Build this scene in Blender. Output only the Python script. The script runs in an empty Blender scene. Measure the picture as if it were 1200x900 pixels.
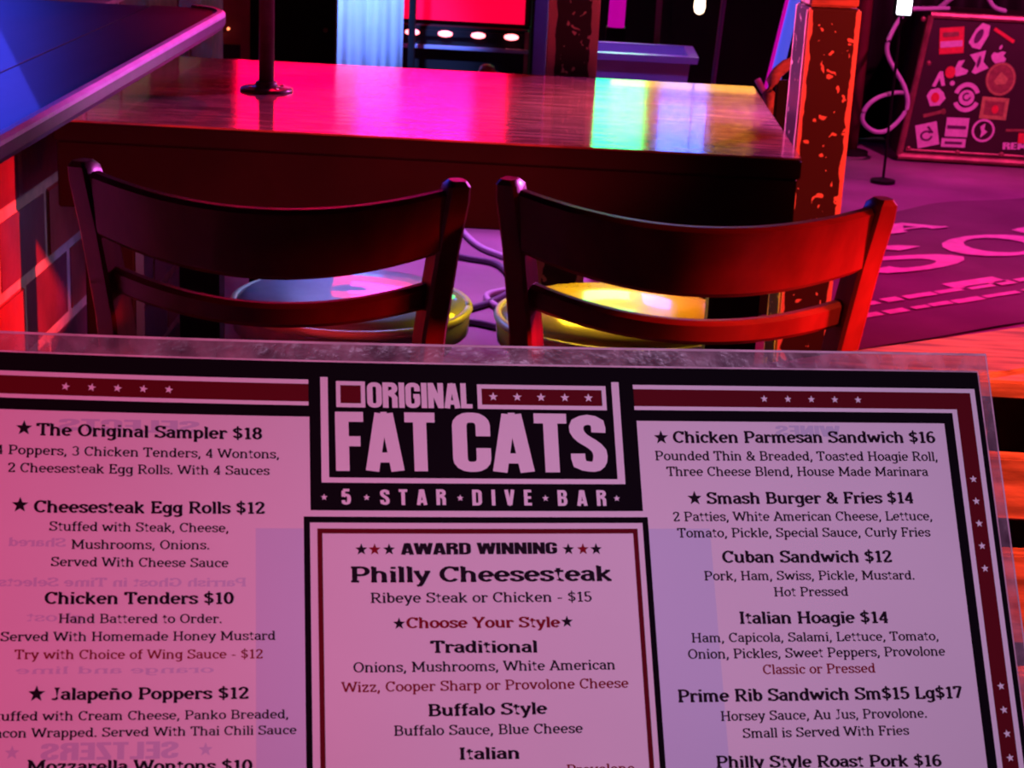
import bpy, bmesh, math, random
from mathutils import Vector, Matrix
from math import sin, cos, pi, radians as R
random.seed(7)
SC = bpy.context.scene
COL = SC.collection

# ---------------------------------------------------------------- camera
cam = bpy.data.cameras.new('camera')
cam.sensor_fit = 'HORIZONTAL'; cam.sensor_width = 36.0; cam.lens = 36.0 * 2100 / 1200
cam.clip_start = 0.02; cam.clip_end = 60
cam.dof.use_dof = True; cam.dof.focus_distance = 0.75; cam.dof.aperture_fstop = 64.0
cam_o = bpy.data.objects.new('camera', cam); COL.objects.link(cam_o)
cx = Vector((0.99832581, 0.0328205, 0.04762763)); cy = Vector((-0.05532846, 0.30181813, 0.95175868)); cz = cx.cross(cy)
m = Matrix.Identity(4)
for i in range(3):
    m[i][0] = cx[i]; m[i][1] = cy[i]; m[i][2] = cz[i]
m[2][3] = 1.22
cam_o.matrix_world = m
SC.camera = cam_o

# ---------------------------------------------------------------- world, lights, exposure
SC.view_settings.view_transform = 'Standard'; SC.view_settings.look = 'None'
SC.view_settings.exposure = 0.0; SC.view_settings.gamma = 1.0
SC.view_settings.use_curve_mapping = False
w = bpy.data.worlds.new('world'); SC.world = w; w.use_nodes = True
w.node_tree.nodes['Background'].inputs[0].default_value = (0.35, 0.08, 0.45, 1)
w.node_tree.nodes['Background'].inputs[1].default_value = 0.012

def area(name, loc, target, color, power, sx, sy, spread=180):
    l = bpy.data.lights.new(name, 'AREA'); l.shape = 'RECTANGLE'; l.size = sx; l.size_y = sy
    l.color = color; l.energy = power; l.spread = R(spread)
    o = bpy.data.objects.new(name, l); COL.objects.link(o); o.location = loc
    d = Vector(target) - Vector(loc)
    o.rotation_euler = d.to_track_quat('-Z', 'Y').to_euler()
    return o
def spot(name, loc, target, color, power, angle, blend=0.5, size=0.05):
    l = bpy.data.lights.new(name, 'SPOT'); l.spot_size = R(angle); l.spot_blend = blend
    l.color = color; l.energy = power; l.shadow_soft_size = size
    o = bpy.data.objects.new(name, l); COL.objects.link(o); o.location = loc
    d = Vector(target) - Vector(loc)
    o.rotation_euler = d.to_track_quat('-Z', 'Y').to_euler()
    return o
# unseen spots added above our table, cones shaped to light the menu
spot('menu_lamp', (0.35, -0.2, 1.75), (0.07, 0.47, 1.01), (0.95, 0.54, 1.0), 19.5, 30, 1.0, 0.12)
spot('menu_pink_lamp', (-0.65, -0.2, 1.5), (-0.20, 0.42, 1.0), (1.0, 0.045, 0.22), 36, 27, 1.0, 0.10)
# red light from the right, split into added spots for chair, post, bench
spot('chair_red_spot', (1.32, 1.83, 0.98), (0.38, 1.95, 0.74), (1.0, 0.008, 0.02), 520, 15, 1.0, 0.08)
spot('post_red_spot', (1.5, 1.9, 1.6), (0.434, 3.0, 0.7), (1.0, 0.05, 0.04), 210, 26, 0.6)
spot('bench_red_spot', (1.0, 1.05, 1.5), (0.55, 1.66, 0.66), (1.0, 0.10, 0.045), 130, 34, 0.5)
# stage lamps on the far wall, then lights each set for one surface
area('stage_green_lamp', (0.248, 7.7, 1.52), (0.1, 3.0, 0.76), (0.0, 1.0, 0.22), 4.0, 0.24, 0.42)
area('stage_blue_lamp', (0.535, 7.7, 1.60), (0.2, 3.0, 0.76), (0.03, 0.13, 1.0), 2.0, 0.2, 0.30)
area('stage_amber_lamp', (0.53, 7.7, 1.362), (0.2, 3.0, 0.76), (1.0, 0.50, 0.04), 0.7, 0.62, 0.055)
area('stage_red_lamp', (-0.80, 7.7, 1.50), (-0.4, 3.0, 0.76), (1.0, 0.0, 0.05), 16, 1.15, 0.5)
area('stage_magenta_lamp', (-0.62, 7.7, 1.74), (-0.4, 3.0, 0.76), (1.0, 0.03, 0.8), 3.0, 0.5, 0.12)
area('stage_violet_lamp', (-2.62, 7.7, 1.80), (-0.8, 2.2, 0.9), (0.05, 0.06, 1.0), 26, 1.9, 0.9)
spot('table_red_spot', (-0.4, 4.6, 2.7), (-0.34, 2.97, 0.76), (1.0, 0.0, 0.05), 130, 24, 0.9)
spot('table_warm_spot', (0.9, 4.2, 2.7), (0.22, 2.98, 0.76), (1.0, 0.22, 0.24), 330, 18, 0.9)
area('under_table_yellow_lamp', (0.11, 3.02, 0.612), (0.13, 2.74, 0.46), (1.0, 0.62, 0.015), 1.6, 0.22, 0.05)  # unseen light added under the table top to yellow the seat
area('under_table_blue_lamp', (-0.34, 3.02, 0.612), (-0.33, 2.78, 0.46), (0.22, 0.28, 1.0), 0.9, 0.22, 0.05)  # its unseen twin, added to turn the left seat blue
spot('floor_magenta_spot', (1.9, 6.0, 2.7), (1.3, 5.6, 0.0), (0.95, 0.01, 0.50), 360, 58, 0.8)
spot('floor_red_spot', (1.3, 3.6, 2.6), (1.1, 4.5, 0.0), (1.0, 0.02, 0.08), 270, 50, 0.9)
spot('floor_violet_spot', (-0.1, 6.2, 2.7), (-0.15, 4.8, 0.0), (0.85, 0.18, 1.0), 600, 26, 0.8)
spot('curtain_blue_spot', (-0.70, 4.9, 2.2), (-0.655, 6.05, 0.55), (0.14, 0.27, 1.0), 850, 22, 0.6)
spot('post_magenta_lamp', (-0.8, 3.7, 2.2), (0.39, 3.0, 0.86), (0.80, 0.16, 1.0), 500, 11, 0.7)  # spot added to brighten the post's left face
spot('case_pink_spot', (2.2, 5.0, 2.3), (1.7, 7.0, 0.35), (1.0, 0.06, 0.42), 330, 30, 0.7)
area('edge_magenta_lamp', (1.7, 4.6, 1.5), (-0.5, 2.2, 0.9), (1.0, 0.12, 0.85), 10, 0.3, 0.3, 42)  # unseen area light added for the magenta on the ledge edge
spot('tote_violet_spot', (-0.3, 4.3, 1.9), (0.22, 5.15, 0.5), (0.22, 0.10, 1.0), 70, 26, 0.7)  # spot added to turn the tote violet
spot('cabinet_red_spot', (-0.9, 4.6, 1.9), (-1.15, 5.6, 0.5), (1.0, 0.03, 0.04), 14, 40, 0.6)  # spot added to lift the far left cabinet
spot('brick_red_spot', (1.45, 2.12, 1.02), (-0.81, 2.66, 0.55), (1.0, 0.03, 0.04), 700, 15, 0.9, 0.04)  # spot added to redden the brick wall
spot('brick_blue_spot', (-0.2, 2.3, 0.40), (-0.80, 2.85, 0.46), (0.22, 0.08, 1.0), 9, 14, 0.6)

# ---------------------------------------------------------------- materials
def lin(c):
    return tuple(((x/255.0)/12.92 if x/255.0 <= 0.04045 else ((x/255.0+0.055)/1.055)**2.4) for x in c)
def mat(name, color, rough=0.6, metal=0.0, noise=0.0, nscale=8.0, stretch=(1,1,1), bump=0.0, bscale=40.0, coat=0.0, emit=None, estr=0.0, spec=0.5, color2=None, bstretch=(1,1,1)):
    ma = bpy.data.materials.new(name); ma.use_nodes = True
    nt = ma.node_tree; N = nt.nodes; L = nt.links; b = N['Principled BSDF']
    b.inputs['Base Color'].default_value = (*color, 1); b.inputs['Roughness'].default_value = rough
    b.inputs['Metallic'].default_value = metal; b.inputs['Coat Weight'].default_value = coat
    b.inputs['Specular IOR Level'].default_value = spec
    if emit: b.inputs['Emission Color'].default_value = (*emit, 1); b.inputs['Emission Strength'].default_value = estr
    tc = N.new('ShaderNodeTexCoord')
    if noise > 0 or color2:
        mp = N.new('ShaderNodeMapping'); mp.inputs['Scale'].default_value = stretch; L.new(tc.outputs['Object'], mp.inputs[0])
        n = N.new('ShaderNodeTexNoise'); n.inputs['Scale'].default_value = nscale; n.inputs['Detail'].default_value = 5; L.new(mp.outputs[0], n.inputs[0])
        r = N.new('ShaderNodeValToRGB'); L.new(n.outputs[0], r.inputs[0])
        c2 = color2 or tuple(c*(1-noise) for c in color)
        r.color_ramp.elements[0].position = 0.35; r.color_ramp.elements[0].color = (*c2, 1)
        r.color_ramp.elements[1].position = 0.65; r.color_ramp.elements[1].color = (*color, 1)
        L.new(r.outputs[0], b.inputs['Base Color'])
    if bump > 0:
        mp2 = N.new('ShaderNodeMapping'); mp2.inputs['Scale'].default_value = bstretch; L.new(tc.outputs['Object'], mp2.inputs[0])
        n2 = N.new('ShaderNodeTexNoise'); n2.inputs['Scale'].default_value = bscale; n2.inputs['Detail'].default_value = 4; L.new(mp2.outputs[0], n2.inputs[0])
        bp = N.new('ShaderNodeBump'); bp.inputs['Strength'].default_value = bump; bp.inputs['Distance'].default_value = 0.004
        L.new(n2.outputs[0], bp.inputs['Height']); L.new(bp.outputs[0], b.inputs['Normal'])
    return ma
def worn_paint(name, paint, wood, hx, hy, edge=0.0085, chip=0.55, cscale=56):  # rub band also widened to imitate the brightly lit left side
    """black paint over wood, rubbed through along the arrises and chipped in spots (object space)"""
    ma = bpy.data.materials.new(name); ma.use_nodes = True
    nt = ma.node_tree; N = nt.nodes; L = nt.links; b = N['Principled BSDF']; b.inputs['Roughness'].default_value = 0.5
    tc = N.new('ShaderNodeTexCoord'); sp = N.new('ShaderNodeSeparateXYZ'); L.new(tc.outputs['Object'], sp.inputs[0])
    nz = N.new('ShaderNodeTexNoise'); nz.inputs['Scale'].default_value = 35; L.new(tc.outputs['Object'], nz.inputs[0])
    def math_(op, a, bb=None):
        q = N.new('ShaderNodeMath'); q.operation = op
        for i, v in enumerate((a, bb)):
            if v is None: continue
            if isinstance(v, (int, float)): q.inputs[i].default_value = v
            else: L.new(v, q.inputs[i])
        return q.outputs[0]
    ax = math_('ABSOLUTE', sp.outputs[0]); ay = math_('ABSOLUTE', sp.outputs[1])
    dx = math_('SUBTRACT', hx, ax); dy = math_('SUBTRACT', hy, ay)
    mx = math_('ADD', dx, dy)                       # 0 on the arris
    th = math_('ADD', math_('MULTIPLY', math_('SUBTRACT', nz.outputs[0], 0.5), 0.012), edge)
    em = math_('LESS_THAN', mx, th)
    vo = N.new('ShaderNodeTexVoronoi'); vo.inputs['Scale'].default_value = cscale
    mp = N.new('ShaderNodeMapping'); mp.inputs['Scale'].default_value = (1.3, 1.3, 0.9); L.new(tc.outputs['Object'], mp.inputs[0])
    wob = N.new('ShaderNodeMixRGB'); wob.inputs[0].default_value = 0.06; L.new(mp.outputs[0], wob.inputs[1]); L.new(nz.outputs[1], wob.inputs[2]); L.new(wob.outputs[0], vo.inputs['Vector'])
    sepc = N.new('ShaderNodeSeparateColor'); L.new(vo.outputs['Color'], sepc.inputs[0])
    cth = math_('MULTIPLY', math_('SUBTRACT', sepc.outputs[0], 0.35), chip)
    cm = math_('LESS_THAN', vo.outputs['Distance'], cth)
    mk = math_('MAXIMUM', em, cm)
    mx2 = N.new('ShaderNodeMixRGB'); mx2.inputs[1].default_value = (*paint, 1); mx2.inputs[2].default_value = (*wood, 1)
    L.new(mk, mx2.inputs[0]); L.new(mx2.outputs[0], b.inputs['Base Color'])
    bp = N.new('ShaderNodeBump'); bp.invert = True; bp.inputs['Distance'].default_value = 0.002; bp.inputs['Strength'].default_value = 0.6
    L.new(mk, bp.inputs['Height']); L.new(bp.outputs[0], b.inputs['Normal'])
    return ma
M = {}
M['chair'] = mat('dark_mahogany', (0.16, 0.026, 0.020), 0.34, noise=0.35, nscale=14, stretch=(1, 6, 1), coat=0.15)
M['tabletop'] = mat('scuffed_table_wood', (0.46, 0.27, 0.23), 0.09, noise=0.0, color2=(0.16, 0.08, 0.07), nscale=8, stretch=(1.2, 9, 1), bump=0.10, bscale=26, bstretch=(1, 7, 1), coat=0.25)
M['black'] = mat('black_paint', (0.012, 0.009, 0.010), 0.6, spec=0.25, noise=0.4, nscale=6, bump=0.1)
M['floor'] = mat('stage_floor', (0.32, 0.20, 0.28), 0.55, noise=0.35, nscale=3.0, bump=0.1, bscale=20)
M['mat'] = mat('printed_mat_cloth', (0.16, 0.11, 0.13), 0.85, noise=0.25, nscale=4, bump=0.2, bscale=120)
M['mat_print'] = mat('mat_white_print', (0.85, 0.62, 0.66), 0.8, noise=0.25, nscale=30)
M['brick'] = mat('brick_face', (0.42, 0.05, 0.04), 0.5, noise=0.4, nscale=9, bump=0.3, bscale=50)
M['brick2'] = mat('brick_face_dark', (0.20, 0.03, 0.06), 0.5, noise=0.4, nscale=9, bump=0.3, bscale=50)
M['mortar'] = mat('mortar', (0.80, 0.52, 0.44), 0.8, noise=0.3, nscale=25, bump=0.3)
M['wall'] = mat('dark_wall_paint', (0.03, 0.02, 0.03), 0.8, noise=0.2)
M['ledge'] = mat('lacquered_ledge', (0.035, 0.022, 0.03), 0.34, noise=0.5, nscale=5, stretch=(5, 1, 1), coat=0.15, bump=0.08, bscale=8)
M['ledge_lip'] = mat('ledge_lip_metal', (0.75, 0.62, 0.85), 0.3, noise=0.15, nscale=30)  # lavender highlight on the ledge edge put into the colour
M['ledge_edge'] = mat('ledge_metal_edge', (0.09, 0.05, 0.09), 0.42, metal=0.0, noise=0.2, nscale=30)  # edge face darkened to set off the painted highlight above it
M['metal'] = mat('dull_steel', (0.35, 0.32, 0.34), 0.35, metal=0.9, noise=0.2)
M['pipe'] = mat('black_iron_pipe', (0.16, 0.09, 0.09), 0.35, metal=0.3, noise=0.3, nscale=40, bump=0.2)
M['vinyl_y'] = mat('glossy_yellow_vinyl', (0.75, 0.55, 0.10), 0.22, noise=0.25, nscale=12, coat=0.5)  # yellow light on the pale seat put into the vinyl colour
M['vinyl_b'] = mat('glossy_grey_vinyl', (0.30, 0.30, 0.42), 0.5, noise=0.25, nscale=12, coat=0.5)
M['piping'] = mat('pale_seat_piping', (0.80, 0.76, 0.50), 0.35, noise=0.1)
M['post'] = worn_paint('chipped_black_post_paint', (0.045, 0.014, 0.012), (0.95, 0.50, 0.34), 0.0445, 0.0445)
M['rawwood'] = mat('rough_pine', (0.80, 0.40, 0.24), 0.6, noise=0.65, nscale=11, stretch=(1, 8, 6), bump=0.4, bscale=20, bstretch=(1, 6, 4))
M['curtain'] = mat('pale_satin_curtain', (0.75, 0.78, 0.85), 0.35, noise=0.1)
M['tote'] = mat('clear_grey_plastic', (0.40, 0.36, 0.55), 0.25, noise=0.1)
M['case'] = mat('case_laminate', (0.035, 0.010, 0.013), 0.45, noise=0.3, nscale=5, bump=0.1)
M['case_edge'] = mat('case_edge_trim', (0.45, 0.16, 0.14), 0.4, metal=0.4, noise=0.4, nscale=20)
M['cable'] = mat('white_cable', (0.65, 0.6, 0.75), 0.4, noise=0.1)
M['cable_dark'] = mat('grey_blue_cable', (0.16, 0.14, 0.22), 0.4, noise=0.1)
M['red_light'] = mat('backlit_red_acrylic', (0.8, 0.0, 0.03), 0.4, emit=(1.0, 0.0, 0.045), estr=1.05, noise=0.0)
M['led'] = mat('red_led_dot', (1, 0.4, 0.4), 0.4, emit=(1.0, 0.16, 0.18), estr=6.0)
M['amber'] = mat('amber_bulb', (1, 0.4, 0.2), 0.4, emit=(1.0, 0.22, 0.08), estr=3.0)
M['warmlamp'] = mat('warm_white_bulb', (1, 0.8, 0.6), 0.4, emit=(1.0, 0.72, 0.45), estr=4.0)
M['whitelamp'] = mat('white_lamp_face', (1, 1, 1), 0.4, emit=(0.9, 0.85, 1.0), estr=2.0)
M['neon_blue'] = mat('blue_neon_tube', (0.1, 0.1, 0.9), 0.4, emit=(0.06, 0.10, 0.85), estr=0.8)
M['neon_magenta'] = mat('magenta_neon_tube', (0.6, 0.0, 0.5), 0.4, emit=(0.6, 0.0, 0.38), estr=0.75)
# menu
M['paper'] = mat('menu_paper', (0.80, 0.80, 0.82), 0.5, spec=0.25, noise=0.05, nscale=15)
M['ghost'] = mat('show_through_ink', (0.62, 0.70, 0.84), 0.45, spec=0.2, noise=0.05)
M['ink_k'] = mat('black_ink', (0.006, 0.004, 0.007), 0.75, spec=0.04, noise=0.2)
M['ink_t'] = mat('text_ink', (0.014, 0.006, 0.016), 0.6, spec=0.05, noise=0.2)
M['ink_r'] = mat('dark_red_ink', (0.13, 0.003, 0.010), 0.6, spec=0.05, noise=0.15)
M['ink_rt'] = mat('red_text_ink', (0.24, 0.006, 0.02), 0.6, spec=0.05, noise=0.15)
M['ink_w'] = mat('white_print', (0.82, 0.82, 0.84), 0.45, spec=0.2, noise=0.04)
def film():
    ma = bpy.data.materials.new('clear_plastic_sleeve'); ma.use_nodes = True
    nt = ma.node_tree; N = nt.nodes; L = nt.links; N.remove(N['Principled BSDF'])
    o = N['Material Output']; t = N.new('ShaderNodeBsdfTransparent'); t.inputs[0].default_value = (0.95, 0.9, 0.95, 1)
    p = N.new('ShaderNodeBsdfPrincipled'); p.inputs['Roughness'].default_value = 0.22
    tc = N.new('ShaderNodeTexCoord'); n = N.new('ShaderNodeTexNoise'); n.inputs['Scale'].default_value = 120; n.inputs['Detail'].default_value = 6
    L.new(tc.outputs['Object'], n.inputs[0]); r = N.new('ShaderNodeValToRGB'); L.new(n.outputs[0], r.inputs[0])
    r.color_ramp.elements[0].color = (0.16, 0.09, 0.13, 1); r.color_ramp.elements[1].color = (0.62, 0.42, 0.5, 1)
    r.color_ramp.elements[0].position = 0.35; r.color_ramp.elements[1].position = 0.75
    L.new(r.outputs[0], p.inputs['Base Color'])
    bp = N.new('ShaderNodeBump'); bp.inputs['Distance'].default_value = 0.0006; L.new(n.outputs[0], bp.inputs['Height']); L.new(bp.outputs[0], p.inputs['Normal'])
    mx = N.new('ShaderNodeMixShader'); mx.inputs[0].default_value = 0.55
    L.new(t.outputs[0], mx.inputs[1]); L.new(p.outputs[0], mx.inputs[2]); L.new(mx.outputs[0], o.inputs['Surface'])
    return ma
M['film'] = film()

# ---------------------------------------------------------------- helpers
def link(name, me, parent=None):
    o = bpy.data.objects.new(name, me); COL.objects.link(o)
    if parent is not None: o.parent = parent
    return o
def obj(name, bm, m, parent=None, smooth=False, bevel=0.0, loc=None, rot=None):
    me = bpy.data.meshes.new(name); bmesh.ops.recalc_face_normals(bm, faces=bm.faces[:]) if smooth != 'x' else None
    if bevel > 0:
        bmesh.ops.bevel(bm, geom=[e for e in bm.edges if e.calc_face_angle(0) > 0.5], offset=bevel, segments=2, affect='EDGES', clamp_overlap=True)
    bm.to_mesh(me); bm.free(); me.materials.append(m)
    if smooth: me.shade_smooth()
    if smooth is None or smooth == 'angle': me.shade_smooth(); me.set_sharp_from_angle(angle=R(35))
    o = link(name, me, parent)
    if loc: o.location = loc
    if rot: o.rotation_euler = rot
    return o
def empty(name, loc, rz=0.0):
    o = bpy.data.objects.new(name, None); COL.objects.link(o); o.location = loc; o.rotation_euler = (0, 0, rz); o.empty_display_size = 0.05
    return o
def tag(o, label, cat, group=None, kind=None):
    if label: o['label'] = label
    if cat: o['category'] = cat
    if group: o['group'] = group
    if kind: o['kind'] = kind
    return o
def box(bm, x0, y0, z0, x1, y1, z1):
    v = [bm.verts.new(p) for p in ((x0,y0,z0),(x1,y0,z0),(x1,y1,z0),(x0,y1,z0),(x0,y0,z1),(x1,y0,z1),(x1,y1,z1),(x0,y1,z1))]
    for f in ((3,2,1,0),(4,5,6,7),(0,1,5,4),(1,2,6,5),(2,3,7,6),(3,0,4,7)): bm.faces.new([v[i] for i in f])
    return bm
def B(*a):
    bm = bmesh.new(); return box(bm, *a)
def sweep(bm, pts, prof_fn, cap=True):
    """rings of points prof_fn(i) -> list of Vector, joined"""
    rings = [[bm.verts.new(p) for p in prof_fn(i)] for i in range(len(pts))]
    n = len(rings[0])
    for a, b in zip(rings[:-1], rings[1:]):
        for k in range(n): bm.faces.new((a[k], a[(k+1) % n], b[(k+1) % n], b[k]))
    if cap: bm.faces.new(rings[0][::-1]); bm.faces.new(rings[-1])
def tube(bm, pts, r, n=10):
    pts = [Vector(p) for p in pts]
    up = Vector((0, 0, 1))
    def prof(i):
        t = (pts[min(i+1, len(pts)-1)] - pts[max(i-1, 0)]).normalized()
        a = t.cross(up) if abs(t.z) < 0.95 else t.cross(Vector((1, 0, 0)))
        a.normalize(); b = t.cross(a).normalized()
        rr = r[i] if isinstance(r, (list, tuple)) else r
        return [pts[i] + a*rr*cos(2*pi*k/n) + b*rr*sin(2*pi*k/n) for k in range(n)]
    sweep(bm, pts, prof)
    return bm
def lathe(bm, prof, cx_=0, cy_=0, n=32):
    rings = [[bm.verts.new((cx_ + r*cos(2*pi*k/n), cy_ + r*sin(2*pi*k/n), z)) for k in range(n)] for r, z in prof]
    for a, b in zip(rings[:-1], rings[1:]):
        for k in range(n): bm.faces.new((a[k], a[(k+1) % n], b[(k+1) % n], b[k]))
    bm.faces.new(rings[0][::-1]); bm.faces.new(rings[-1]); return bm
def catmull(P, n=6, closed=False):
    out = []; m_ = len(P)
    rng = range(m_ if closed else m_-1)
    for i in rng:
        p0 = P[(i-1) % m_] if (closed or i > 0) else P[0]; p1 = P[i]; p2 = P[(i+1) % m_]; p3 = P[(i+2) % m_] if (closed or i+2 < m_) else P[-1]
        for k in range(n):
            t = k/n
            out.append(tuple(0.5*((2*b)+(-a+c)*t+(2*a-5*b+4*c-d)*t*t+(-a+3*b-3*c+d)*t**3) for a, b, c, d in zip(p0, p1, p2, p3)))
    if not closed: out.append(tuple(P[-1]))
    return out
def copy_tree(o, parent=None):
    c = o.copy(); COL.objects.link(c); c.parent = parent
    for ch in list(o.children): copy_tree(ch, c)
    return c

# ---------------------------------------------------------------- stroke lettering
def arc(cx_, cy_, rx, ry, a0, a1, n=None):
    n = n or max(5, int(abs(a1-a0)/22)); return [(cx_+rx*cos(R(a0+(a1-a0)*i/n)), cy_+ry*sin(R(a0+(a1-a0)*i/n))) for i in range(n+1)]
def rr(x0, y0, x1, y1, r, s=0):
    p = []
    for (cx_, cy_, a) in ((x1-r, y1-r, 0), (x0+r, y1-r, 90), (x0+r, y0+r, 180), (x1-r, y0+r, 270)): p += arc(cx_, cy_, r, r, a, a+90, 4)
    return p + [p[0]]
def sv(x, y, l=8, r=8): return ('s', [(x-l, y), (x+r, y)])       # slab serif, flat ended
T_, B_ = 66.0, 4.0
_S = catmull([(33,39),(30,44.5),(20,46.5),(10,44),(7.5,37),(12,30),(21,26),(30,21),(34,13.5),(30,6),(20,3.5),(9,6),(6,12)], 2)
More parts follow.
